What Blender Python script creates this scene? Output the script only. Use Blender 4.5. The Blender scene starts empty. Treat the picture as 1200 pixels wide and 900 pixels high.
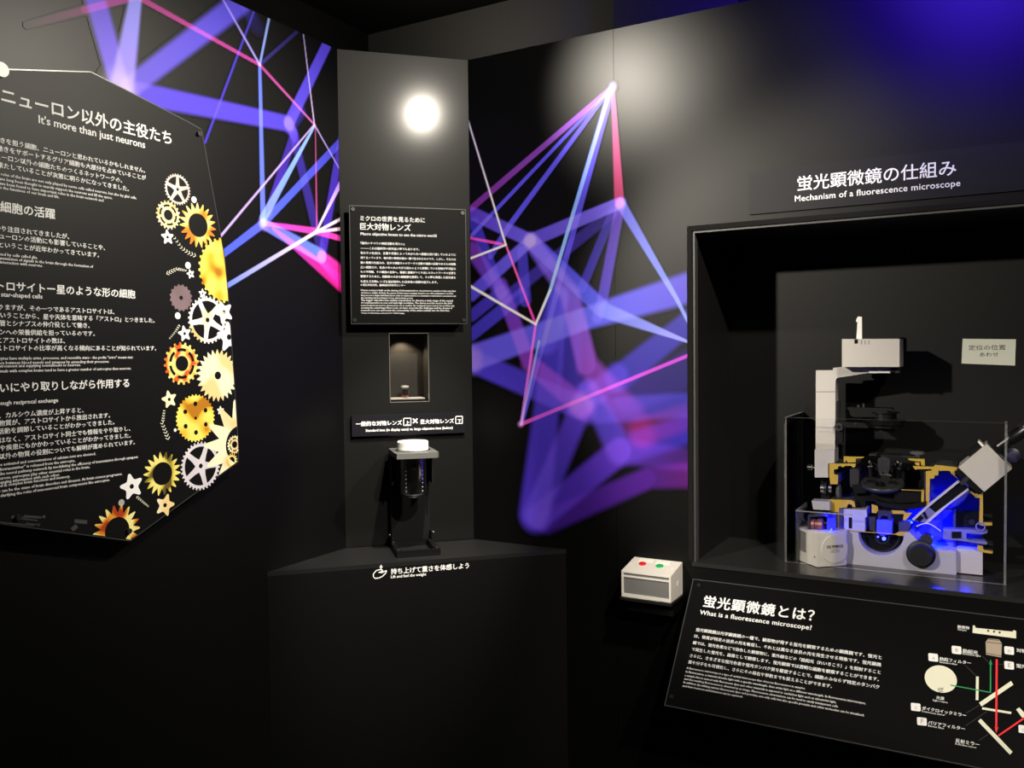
import bpy, bmesh, math, random
import numpy as np
from mathutils import Vector, Matrix

SC = bpy.context.scene
COL = SC.collection
# ------------------------------------------------------------------ camera
F_PX = 1000.0
PITCH, ROLL, YAW = math.radians(1.93), math.radians(-.643), math.radians(-29.38)
CAM = Vector((0, 0, 1.5))
def _yaw(v):
    cy, sy = math.cos(YAW), math.sin(YAW)
    return Vector((v[0]*cy+v[1]*sy, -v[0]*sy+v[1]*cy, v[2]))
_c, _s = math.cos(PITCH), math.sin(PITCH)
_F = Vector((0, _c, -_s)); _U = Vector((0, _s, _c)); _X = Vector((1, 0, 0))
CX = _yaw(math.cos(ROLL)*_X + math.sin(ROLL)*_U)
CU = _yaw(-math.sin(ROLL)*_X + math.cos(ROLL)*_U)
CF = _yaw(_F)
cam = bpy.data.objects.new('camera', bpy.data.cameras.new('camera'))
COL.objects.link(cam); SC.camera = cam
cam.data.sensor_width = 36; cam.data.lens = 36*F_PX/1200; cam.data.clip_start = .02
cam.matrix_world = Matrix.Translation(CAM) @ Matrix((CX, CU, -CF)).transposed().to_4x4()
SC.view_settings.view_transform = 'Standard'; SC.view_settings.look = 'None'
SC.view_settings.exposure = .45; SC.view_settings.gamma = 1; SC.view_settings.use_curve_mapping = False
# ------------------------------------------------------------------ light
W = bpy.data.worlds.new('dark_room'); SC.world = W; W.use_nodes = True
W.node_tree.nodes['Background'].inputs[0].default_value = (.5, .48, .55, 1)
W.node_tree.nodes['Background'].inputs[1].default_value = .006
def spot(name, loc, target, power, color, angle, blend=.5, radius=.05):
    l = bpy.data.lights.new(name, 'SPOT'); l.energy = power; l.color = color
    l.spot_size = math.radians(angle); l.spot_blend = blend; l.shadow_soft_size = radius
    o = bpy.data.objects.new(name, l); COL.objects.link(o); o.location = loc
    o.rotation_euler = (Vector(target)-Vector(loc)).to_track_quat('-Z', 'Y').to_euler(); return o
def point(name, loc, power, color, radius=.004):
    l = bpy.data.lights.new(name, 'POINT'); l.energy = power; l.color = color; l.shadow_soft_size = radius
    o = bpy.data.objects.new(name, l); COL.objects.link(o); o.location = loc; return o
WARM = (1, .92, .78)
spot('ceiling_spotlight', (.31, .84, 2.83), (-1.33, 2.08, 1.60), 170, WARM, 60, .6, .035)
spot('ceiling_spotlight', (-1.13, 1.50, 2.47), (-.84, 2.2, 2.22), 66, WARM, 46, 1, .02)
spot('ceiling_spotlight', (.18, 2.03, 2.66), (-1.6, 1.25, 1.45), 130, WARM, 60, .6, .05)
spot('ceiling_spotlight', (-1.89, -.80, 2.57), (-.10, 2.4, 1.30), 340, WARM, 27, .5, .05)
point('rear_fill_light', (-1.75, 2.5, 2.74), 3.5, WARM, .03)  # added fill, only lifts the rear wall above the partitions
spot('ceiling_spotlight', (1.25, -.35, 2.80), (.0, 2.0, .80), 160, WARM, 32, .6, .04)
spot('ceiling_spotlight', (-.689, 1.53, 2.75), (-1.435, 1.96, 1.12), 230, WARM, 24, .6, .025)
spot('blue_ceiling_spotlight', (-.02, 1.45, 2.64), (.0, 2.2, 2.66), 110, (.07, .02, 1), 100, .9, .22)

# ------------------------------------------------------------------ pixel -> plane
def ray(x, y): return CX*(x-600)/F_PX - CU*(y-450)/F_PX + CF
def hit(x, y, n, d):
    R = ray(x, y); return CAM + R*((d-n.dot(CAM))/n.dot(R))
NR, NL = Vector((0, 1, 0)), Vector((1, 0, 0))
WALL_Y, WALL_X, WALL_TOP = 2.2, -1.651, 2.387
CO = Vector((-1.651, 1.9275, 0)); CE = Vector((1, 1, 0)).normalized(); CM = Vector((1, -1, 0)).normalized()
UP = Vector((0, 0, 1))
def R(x, y, Y=WALL_Y): return hit(x, y, NR, Y)
def L(x, y, X=WALL_X): return hit(x, y, NL, X)
def C(x, y, w=0.0): return hit(x, y, CM, CM.dot(CO)+w)
def Z(x, y, z): return hit(x, y, UP, z)
def cl(u, w, z): return CO + CE*u + CM*w + UP*z
# a frame = right, up, normal, and a px mapper
FR_R = lambda Y: (Vector((1,0,0)), UP, Vector((0,-1,0)), lambda x, y: R(x, y, Y))
FR_L = lambda X: (Vector((0,1,0)), UP, Vector((1,0,0)), lambda x, y: L(x, y, X))
FR_C = lambda w: (CE, UP, CM, lambda x, y: C(x, y, w))
# ------------------------------------------------------------------ materials
def mat(name, col, rough=.5, metal=0., spec=.5, emit=None, es=1., bump=0., bscale=200., alpha=None, coat=0.):
    m = bpy.data.materials.new(name); m.use_nodes = True
    nt = m.node_tree; b = nt.nodes['Principled BSDF']
    b.inputs['Base Color'].default_value = (*col, 1); b.inputs['Roughness'].default_value = rough
    b.inputs['Metallic'].default_value = metal; b.inputs['Specular IOR Level'].default_value = spec
    b.inputs['Coat Weight'].default_value = coat
    if emit: b.inputs['Emission Color'].default_value = (*emit, 1); b.inputs['Emission Strength'].default_value = es
    if bump:
        tc = nt.nodes.new('ShaderNodeTexCoord'); n = nt.nodes.new('ShaderNodeTexNoise')
        n.inputs['Scale'].default_value = bscale; n.inputs['Detail'].default_value = 3
        bp = nt.nodes.new('ShaderNodeBump'); bp.inputs['Strength'].default_value = bump; bp.inputs['Distance'].default_value = .002
        nt.links.new(tc.outputs['Object'], n.inputs['Vector']); nt.links.new(n.outputs[0], bp.inputs['Height'])
        nt.links.new(bp.outputs[0], b.inputs['Normal'])
    return m
def clear_mat(name, tint, gloss_rough, dcol=(.8, .8, .8), diff=0.):
    m = bpy.data.materials.new(name); m.use_nodes = True; nt = m.node_tree; nt.nodes.clear()
    out = nt.nodes.new('ShaderNodeOutputMaterial'); tr = nt.nodes.new('ShaderNodeBsdfTransparent')
    tr.inputs[0].default_value = (*tint, 1)
    gl = nt.nodes.new('ShaderNodeBsdfGlossy'); gl.inputs['Roughness'].default_value = gloss_rough
    fr = nt.nodes.new('ShaderNodeFresnel'); fr.inputs[0].default_value = 1.45
    mx = nt.nodes.new('ShaderNodeMixShader'); nt.links.new(fr.outputs[0], mx.inputs[0])
    nt.links.new(tr.outputs[0], mx.inputs[1]); nt.links.new(gl.outputs[0], mx.inputs[2])
    last = mx
    if diff:
        df = nt.nodes.new('ShaderNodeBsdfDiffuse'); df.inputs[0].default_value = (*dcol, 1)
        m2 = nt.nodes.new('ShaderNodeMixShader'); m2.inputs[0].default_value = diff
        nt.links.new(mx.outputs[0], m2.inputs[1]); nt.links.new(df.outputs[0], m2.inputs[2]); last = m2
    nt.links.new(last.outputs[0], out.inputs[0]); return m
M = {}
M['wall'] = mat('satin_black_wall', (.0022, .0022, .0022), .40, spec=.2, bump=.02, bscale=120)
M['column'] = mat('matt_black_column', (.006, .006, .0057), .45, spec=.12, bump=.0, coat=.15)
M['column'].node_tree.nodes['Principled BSDF'].inputs['Coat Roughness'].default_value = .13
M['plinth'] = mat('black_laminate', (.0015, .0015, .0018), .5, spec=.25)
M['black'] = mat('black_paint', (.006, .006, .006), .45)
M['deep'] = mat('flat_black', (.003, .003, .003), .8, spec=.2)
M['floor'] = mat('dark_floor', (.01, .01, .01), .6, bump=.2, bscale=30)
M['panel'] = mat('black_acrylic_print', (.004, .004, .004), .45, spec=.18)
M['panel3'] = mat('black_acrylic_reader', (.0012, .0012, .0014), .4, spec=.15)
M['panel2'] = mat('charcoal_sign_board', (.006, .006, .009), .42, spec=.18)
M['edge'] = mat('acrylic_panel_edge', (.045, .045, .045), .3)
M['ink'] = mat('white_ink', (.86, .86, .86), .5, spec=.2)
M['ink_dim'] = mat('grey_ink', (.045, .045, .045), .5)
M['green_ink'] = mat('green_ink', (.02, .28, .09), .5)
M['red_ink'] = mat('red_ink', (.9, .02, .03), .5)
M['cream_ink'] = mat('cream_ink', (.78, .78, .62), .5)
M['tan_ink'] = mat('tan_ink', (.42, .34, .26), .5)
M['dark_ink'] = mat('black_ink', (.01, .01, .01), .5)
M['grey'] = mat('grey_enamel', (.50, .475, .45), .45)
M['grey2'] = mat('cool_grey_enamel', (.40, .39, .41), .45)
M['line'] = mat('grey_seam', (.18, .17, .165), .6)
M['yellow'] = mat('yellow_cut_face', (.50, .33, .03), .5)
M['steel'] = mat('polished_steel', (.75, .75, .76), .18, metal=1)
M['chrome'] = mat('machined_chrome', (.62, .62, .64), .20, metal=1)
M['dmetal'] = mat('dark_metal', (.06, .06, .065), .3, metal=.8)
M['anod'] = mat('black_anodised_metal', (.003, .003, .0033), .38, spec=.3)
M['anod2'] = mat('grey_anodised_metal', (.028, .028, .030), .38, spec=.4)
M['knob'] = mat('black_rubber', (.007, .007, .007), .5, spec=.35)
M['barrel'] = mat('frosted_barrel_blue_cast', (.16, .16, .34), .4)  # blue LED light on the barrel is put into this colour
M['caseback'] = mat('case_back_paint', (.002, .002, .002), .5, spec=.22)
M['cavity'] = mat('chamber_grey_paint', (.045, .045, .05), .6)
M['chamber'] = mat('chamber_paint_blue_cast', (.03, .03, .10), .5)  # grey paint, tinted blue to carry the LED light in its colour
M['white'] = mat('white_plastic', (.85, .84, .80), .4)
M['cream'] = mat('ivory_plastic', (.72, .68, .63), .4)
M['cream2'] = mat('ivory_plastic_edge', (.78, .75, .70), .4)
M['boxgrey'] = mat('grey_front_panel', (.16, .16, .16), .5)
M['red'] = mat('red_button', (.75, .01, .02), .3)
M['green'] = mat('green_button', (.01, .42, .10), .3)
M['paper'] = mat('paper', (.62, .64, .50), .8)
M['led'] = mat('blue_led', (.01, .01, .4), .3, emit=(.02, .03, 1), es=14)
M['prism'] = clear_mat('prism_blue_glow_tint', (.5, .6, 1), .05, diff=.8, dcol=(.10, .11, .75))  # clear glass; its blue glow is put into the tint and diffuse colour
M['copper'] = mat('copper_coil', (.30, .13, .07), .4, metal=.7)
M['pinkring'] = mat('red_ring', (.55, .08, .05), .4)
M['clear'] = clear_mat('clear_acrylic', (.985, .985, .985), .03)
M['clear_edge'] = clear_mat('acrylic_cut_edge', (.8, .8, .8), .15, diff=.22)
M['lens'] = clear_mat('lens_glass', (.8, .85, .95), .03, diff=.12)

# ------------------------------------------------------------------ object helpers
def tag(o, label=None, cat=None, group=None, kind=None):
    if label: o['label'] = label
    if cat: o['category'] = cat
    if group: o['group'] = group
    if kind: o['kind'] = kind
    return o
def root(name, loc, label, cat, group=None):
    o = bpy.data.objects.new(name, None); COL.objects.link(o); o.location = loc; o.empty_display_size = .05
    return tag(o, label, cat, group)
def origin(p):
    v = Vector((0, 0, 0))
    while p is not None: v += p.location; p = p.parent
    return v
def link(name, me, m, parent=None):
    if m is not None:
        for mm in (m if isinstance(m, (list, tuple)) else [m]): me.materials.append(mm)
    o = bpy.data.objects.new(name, me); COL.objects.link(o)
    if parent is not None:
        me.transform(Matrix.Translation(-origin(parent))); o.parent = parent
    return o
def from_bm(name, bm, m, parent=None, smooth=False):
    bmesh.ops.recalc_face_normals(bm, faces=bm.faces)
    me = bpy.data.meshes.new(name); bm.to_mesh(me); bm.free()
    if smooth:
        for p in me.polygons: p.use_smooth = True
        me.set_sharp_from_angle(angle=math.radians(40))
    return link(name, me, m, parent)
def add_box(bm, o, ax, ay, az, mi=0):
    """box from corner o with edge vectors"""
    o, ax, ay, az = map(Vector, (o, ax, ay, az))
    v = [bm.verts.new(o+ax*i+ay*j+az*k) for k in (0, 1) for j in (0, 1) for i in (0, 1)]
    fs = []
    for q in ((0,2,3,1), (4,5,7,6), (0,1,5,4), (2,6,7,3), (0,4,6,2), (1,3,7,5)):
        f = bm.faces.new([v[i] for i in q]); f.material_index = mi; fs.append(f)
    return v
def bevel(bm, w, seg=2):
    bmesh.ops.bevel(bm, geom=[e for e in bm.edges if len(e.link_faces) == 2 and e.calc_face_angle(0) > .5], offset=w, segments=seg, affect='EDGES', profile=.6)
def box(name, lo, hi, m, parent=None, bev=0):
    bm = bmesh.new(); lo, hi = Vector(lo), Vector(hi); d = hi-lo
    add_box(bm, lo, (d.x,0,0), (0,d.y,0), (0,0,d.z))
    if bev: bevel(bm, bev)
    return from_bm(name, bm, m, parent)
def obox(name, o, ax, ay, az, m, parent=None, bev=0):
    bm = bmesh.new(); add_box(bm, o, ax, ay, az)
    if bev: bevel(bm, bev)
    return from_bm(name, bm, m, parent)
def add_prism(bm, pts, vec, mi=0):
    vec = Vector(vec)
    a = [bm.verts.new(Vector(p)) for p in pts]; b = [bm.verts.new(Vector(p)+vec) for p in pts]
    n = len(a)
    for f in (bm.faces.new(a), bm.faces.new(b[::-1])): f.material_index = mi
    for i in range(n):
        f = bm.faces.new((a[i], b[i], b[(i+1) % n], a[(i+1) % n])); f.material_index = mi
def prism(name, pts, vec, m, parent=None, bev=0):
    bm = bmesh.new(); add_prism(bm, pts, vec)
    if bev: bevel(bm, bev)
    return from_bm(name, bm, m, parent)
def add_cyl(bm, c, axis, r, h, n=32, r2=None, mi=0, cap=True):
    """cylinder from centre c along axis for length h"""
    c, ax = Vector(c), Vector(axis).normalized(); r2 = r if r2 is None else r2
    t = ax.orthogonal().normalized(); b = ax.cross(t)
    A = [bm.verts.new(c+(t*math.cos(2*math.pi*i/n)+b*math.sin(2*math.pi*i/n))*r) for i in range(n)]
    B = [bm.verts.new(c+ax*h+(t*math.cos(2*math.pi*i/n)+b*math.sin(2*math.pi*i/n))*r2) for i in range(n)]
    for i in range(n):
        f = bm.faces.new((A[i], A[(i+1) % n], B[(i+1) % n], B[i])); f.material_index = mi
    if cap:
        for f in (bm.faces.new(A[::-1]), bm.faces.new(B)): f.material_index = mi
def cyl(name, c, axis, r, h, m, parent=None, n=40, r2=None, bev=0):
    bm = bmesh.new(); add_cyl(bm, c, axis, r, h, n, r2)
    if bev: bevel(bm, bev)
    return from_bm(name, bm, m, parent, True)
def lathe(name, c, axis, prof, m, parent=None, n=48):
    """prof = [(radius, height)...] closed along axis"""
    bm = bmesh.new(); c, ax = Vector(c), Vector(axis).normalized(); t = ax.orthogonal().normalized(); b = ax.cross(t)
    rings = []
    for r, h in prof:
        rings.append([bm.verts.new(c+ax*h+(t*math.cos(2*math.pi*i/n)+b*math.sin(2*math.pi*i/n))*max(r, 1e-5)) for i in range(n)])
    for a, q in zip(rings, rings[1:]):
        for i in range(n): bm.faces.new((a[i], a[(i+1) % n], q[(i+1) % n], q[i]))
    if prof[0][0] > 1e-4 and prof[0] != prof[-1]: bm.faces.new(rings[0][::-1])
    if prof[-1][0] > 1e-4 and prof[0] != prof[-1]: bm.faces.new(rings[-1])
    return from_bm(name, bm, m, parent, True)
def tube(name, pts, r, m, parent=None, n=8):
    bm = bmesh.new(); pts = [Vector(p) for p in pts]; prev = None
    for i, p in enumerate(pts):
        d = (pts[min(i+1, len(pts)-1)]-pts[max(i-1, 0)]).normalized()
        t = d.cross(Vector((.3, .9, .2))).normalized(); b = d.cross(t)
        ring = [bm.verts.new(p+(t*math.cos(2*math.pi*k/n)+b*math.sin(2*math.pi*k/n))*r) for k in range(n)]
        if prev:
            for k in range(n): bm.faces.new((prev[k], prev[(k+1) % n], ring[(k+1) % n], ring[k]))
        else: bm.faces.new(ring)
        prev = ring
    bm.faces.new(prev)
    return from_bm(name, bm, m, parent, True)
def curve_mesh(data):
    o = bpy.data.objects.new('tmp', data); COL.objects.link(o)
    bpy.context.view_layer.update()
    dg = bpy.context.evaluated_depsgraph_get()
    me = bpy.data.meshes.new_from_object(o.evaluated_get(dg))
    bpy.data.objects.remove(o); bpy.data.curves.remove(data); me.materials.clear()
    return me
def glyphs(s, bold, res, track=1.0):
    c = bpy.data.curves.new('tmp', 'FONT'); c.body = s; c.size = 1; c.offset = 0; c.resolution_u = res
    c.space_character = track
    me = curve_mesh(c)
    co = np.empty(len(me.vertices)*3); me.vertices.foreach_get('co', co); co = co.reshape(-1, 3)
    b = max(bold, 0); fs = [tuple(p.vertices) for p in me.polygons]; n = len(co); bpy.data.meshes.remove(me)
    sh = [(0, 0)] if b == 0 else ([(-b, -b*.5), (b, b*.5)] if res < 2 else [(-b, 0), (b, 0), (0, b*.8), (0, -b*.8)])
    out = np.concatenate([co+np.array([[x, y, i]]) for i, (x, y) in enumerate(sh)])
    return [tuple(i+k*n for i in f) for k in range(len(sh)) for f in fs], out
class Print:
    """collects flat print in one plane, then builds one mesh"""
    def __init__(s, frame, lift=.0006): s.fr = frame; s.lift = lift; s.v = []; s.f = []; s.n = 0
    def _add(s, me, co, org, sx, sy):
        r, u, nrm, _ = s.fr
        P = np.array(org)[None] + co[:, :1]*sx*np.array(r)[None] + co[:, 1:2]*sy*np.array(u)[None] + np.array(nrm)[None]*(s.lift+co[:, 2:3]*5e-5)
        s.v.append(P)
        for p in me: s.f.append([i+s.n for i in p])
        s.n += len(co)
    def line(s, txt, pa, pb, prefix='', bold=.012, res=2, track=1.0, em=None, asp=1.0, align='L'):
        """text whose visible part runs from pixel pa to pixel pb on its baseline"""
        r, u, nrm, f = s.fr
        A, B = f(*pa), f(*pb); w = (B-A).dot(r)
        me, co = glyphs(txt, bold, res, track); x0, x1 = co[:, 0].min(), co[:, 0].max(); k = w/(x1-x0)
        if em: k = em
        if prefix:
            me, co = glyphs(prefix+txt, bold, res, track); x1 = co[:, 0].max()
            co[:, 0] -= x1; s._add(me, co, B, k, k*asp)
        elif align == 'R': co[:, 0] -= x1; s._add(me, co, B, k, k*asp)
        else: co[:, 0] -= x0; s._add(me, co, A, k if em else w/(x1-x0), (k if em else w/(x1-x0))*asp)
        return k
    def poly(s, pts, world=False):
        """filled polygon from pixel points"""
        P = [s.fr[3](*p) if not world else Vector(p) for p in pts]
        s.v.append(np.array([list(p+s.fr[2]*s.lift) for p in P])); s.f.append(list(range(s.n, s.n+len(P)))); s.n += len(P)
    def stroke(s, a, b, w, w2=None):
        """straight stroke between pixels a, b, widths in pixels"""
        w2 = w if w2 is None else w2
        dx, dy = b[0]-a[0], b[1]-a[1]; l = math.hypot(dx, dy); nx, ny = -dy/l/2, dx/l/2
        s.poly([(a[0]+nx*w, a[1]+ny*w), (b[0]+nx*w2, b[1]+ny*w2), (b[0]-nx*w2, b[1]-ny*w2), (a[0]-nx*w, a[1]-ny*w)])
    def build(s, name, m, parent, stuff=False):
        if stuff is None:      # one part per printed item
            o = None
            for v, f in s.items():
                me = bpy.data.meshes.new(name); me.from_pydata(v, [], f); o = link(name, me, m, parent)
            return o
        me = bpy.data.meshes.new(name); me.from_pydata(np.concatenate(s.v).tolist(), [], s.f)
        o = link(name, me, m, parent)
        if stuff: o['kind'] = 'stuff'
        return o
    def items(s):
        st = 0; fi = 0
        for blk in s.v:
            n = len(blk); fs = []
            while fi < len(s.f) and s.f[fi][0] < st+n: fs.append([i-st for i in s.f[fi]]); fi += 1
            yield blk.tolist(), fs
            st += n

# ================================================================== SETTING
tag(box('floor', (-3.2, -2.5, -.05), (3.2, 3.6, 0), M['floor']), kind='structure')
tag(box('ceiling', (-3.2, -2.5, 2.912), (3.2, 3.6, 2.96), M['deep']), kind='structure')
# tall rear walls seen above the partitions
tag(box('wall_rear', (-2.392, 3.0, 0), (3.0, 3.08, 2.91), mat('charcoal_rear_wall', (.05, .048, .045), .7)), kind='structure')
tag(box('wall_side', (-2.47, -2.3, 0), (-2.392, 3.08, 2.91), M['deep']), kind='structure')
xp = R(719, 30, 2.72).x
tag(box('trim_1', (xp, 2.72, 2.2), (xp+.42, 3.0, 2.911), mat('charcoal_pillar', (.05, .048, .045), .7), bev=.002), kind='structure')
# left partition
wl = tag(box('wall_left', (WALL_X-.06, .2, 0), (WALL_X, 1.95, WALL_TOP), M['wall']), kind='structure')
# right partition with the opening of the display case; made of butted panels
CX0, CX1, CZ0, CZ1 = -.690, .62, .9455, 1.8215
WX0, WX1 = -1.39, 1.9
seam = R(722, 500).x
wr = bpy.data.objects.new('wall_right', None); COL.objects.link(wr); wr.location = (WX0, WALL_Y, 0); wr['kind'] = 'structure'
def wpanel(x0, x1, z0, z1):
    box('wall_panel', (x0+.0005, WALL_Y, z0), (x1-.0005, WALL_Y+.03, z1), M['wall'], wr, .0006)
wpanel(WX0, seam, 0, WALL_TOP)
bm = bmesh.new()      # second panel runs in one piece around the case opening
for x0, x1, z0, z1 in ((seam+.0006, CX0, 0, WALL_TOP), (CX0, CX1, CZ1, WALL_TOP), (CX0, CX1, 0, CZ0-.012), (CX1, WX1, 0, WALL_TOP)):
    add_box(bm, (x0, WALL_Y, z0), (x1-x0, 0, 0), (0, .03, 0), (0, 0, z1-z0))
from_bm('wall_panel', bm, M['wall'], wr)
# chamfered corner column with the little window opening
COLW = .3865
wu0, wu1 = (C(456.3, 430)-CO).dot(CE), (C(502.6, 430)-CO).dot(CE)
wz0, wz1 = C(480, 471.3).z, C(480, 390.2).z
bm = bmesh.new()
def cbox(bm, u0, u1, w0, w1, z0, z1):
    add_box(bm, cl(u0, w0, z0), CE*(u1-u0), CM*(w1-w0), UP*(z1-z0))
cbox(bm, 0, wu0, -.02, 0, .94, WALL_TOP); cbox(bm, wu1, COLW, -.02, 0, .94, WALL_TOP)
cbox(bm, wu0, wu1, -.02, 0, .94, wz0); cbox(bm, wu0, wu1, -.02, 0, wz1, WALL_TOP)
tag(from_bm('wall_corner', bm, M['column']), kind='structure')

# ================================================================== MURALS
def seg_field(U, V, ua, va, ub, vb, wa, wb, soft):
    dx, dy = ub-ua, vb-va; L2 = dx*dx+dy*dy; t = ((U-ua)*dx+(V-va)*dy)/L2; tc = np.clip(t, 0, 1)
    d = np.hypot(U-(ua+tc*dx), V-(va+tc*dy)); w = (wa+(wb-wa)*tc)/2
    s = np.maximum(w*soft, .0013)
    k = np.clip((w-d)/s*.5+.5, 0, 1)
    return k*k*(3-2*k), tc
def srgb(c): return np.array([((x/255+.055)/1.055)**2.4 if x > 10 else x/255/12.92 for x in c])
def mural(name, fmap, ubase, uvec, u0, u1, z0, z1, step, segs, nrm, label, clip=None):
    nu, nz = int((u1-u0)/step)+1, int((z1-z0)/step)+1
    U, V = np.meshgrid(u0+np.arange(nu)*step, z0+np.arange(nz)*step)
    img = np.zeros((nz, nu, 3))
    lay = np.zeros((nz, nu, 3)); last = None
    def uv(p): q = fmap(*p); return (q-ubase).dot(uvec), q.z, q
    for a, b, wa, wb, ca, cb, soft in segs:
        ua, va, qa = uv(a); ub, vb, qb = uv(b)
        ka, kb = (qa-CAM).dot(CF)/F_PX, (qb-CAM).dot(CF)/F_PX     # metres per pixel at each end
        f, t = seg_field(U, V, ua, va, ub, vb, wa*ka, wb*kb, soft*.62)
        col = srgb(ca)[None, None]*(1-t[..., None])+srgb(cb)[None, None]*t[..., None]
        col = np.clip(col*f[..., None], 0, 1)
        if a == last: lay = np.maximum(lay, col)        # a bend in one band, not two bands crossing
        else:
            img = 1-(1-img)*(1-lay); lay = col
        last = b
    img = 1-(1-img)*(1-lay)
    keep = img.max(axis=2) > .0015
    cell = keep[:-1, :-1] | keep[1:, :-1] | keep[:-1, 1:] | keep[1:, 1:]
    idx = -np.ones((nz, nu), int)
    used = np.zeros((nz, nu), bool)
    used[:-1, :-1] |= cell; used[1:, :-1] |= cell; used[:-1, 1:] |= cell; used[1:, 1:] |= cell
    idx[used] = np.arange(used.sum())
    u, v = U[used], V[used]
    P = np.array(ubase)[None]+u[:, None]*np.array(uvec)[None]; P[:, 2] = v; P += np.array(nrm)[None]*.0012
    j, i = np.nonzero(cell)
    quads = np.stack([idx[j, i], idx[j, i+1], idx[j+1, i+1], idx[j+1, i]], 1)
    me = bpy.data.meshes.new(name)
    me.vertices.add(len(P)); me.vertices.foreach_set('co', P.ravel())
    me.loops.add(quads.size); me.loops.foreach_set('vertex_index', quads.ravel())
    me.polygons.add(len(quads)); me.polygons.foreach_set('loop_start', np.arange(0, quads.size, 4))
    me.update(calc_edges=True)
    ca = me.color_attributes.new('print', 'FLOAT_COLOR', 'POINT')
    rgba = np.ones((len(P), 4)); rgba[:, :3] = np.clip(img[used]*MURAL_GAIN, 0, .9)+.0022
    ca.data.foreach_set('color', rgba.ravel())
    m = mat(name+'_print', (.5, .5, .5), .40, spec=.2, bump=.02, bscale=120); nt = m.node_tree
    at = nt.nodes.new('ShaderNodeAttribute'); at.attribute_name = 'print'
    nt.links.new(at.outputs['Color'], nt.nodes['Principled BSDF'].inputs['Base Color'])
    o = link(name, me, m); tag(o, label, 'mural'); return o
MURAL_GAIN = 1.0
V1, V2, V3 = (85, 70, 225), (60, 45, 175), (110, 60, 200)
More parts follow.
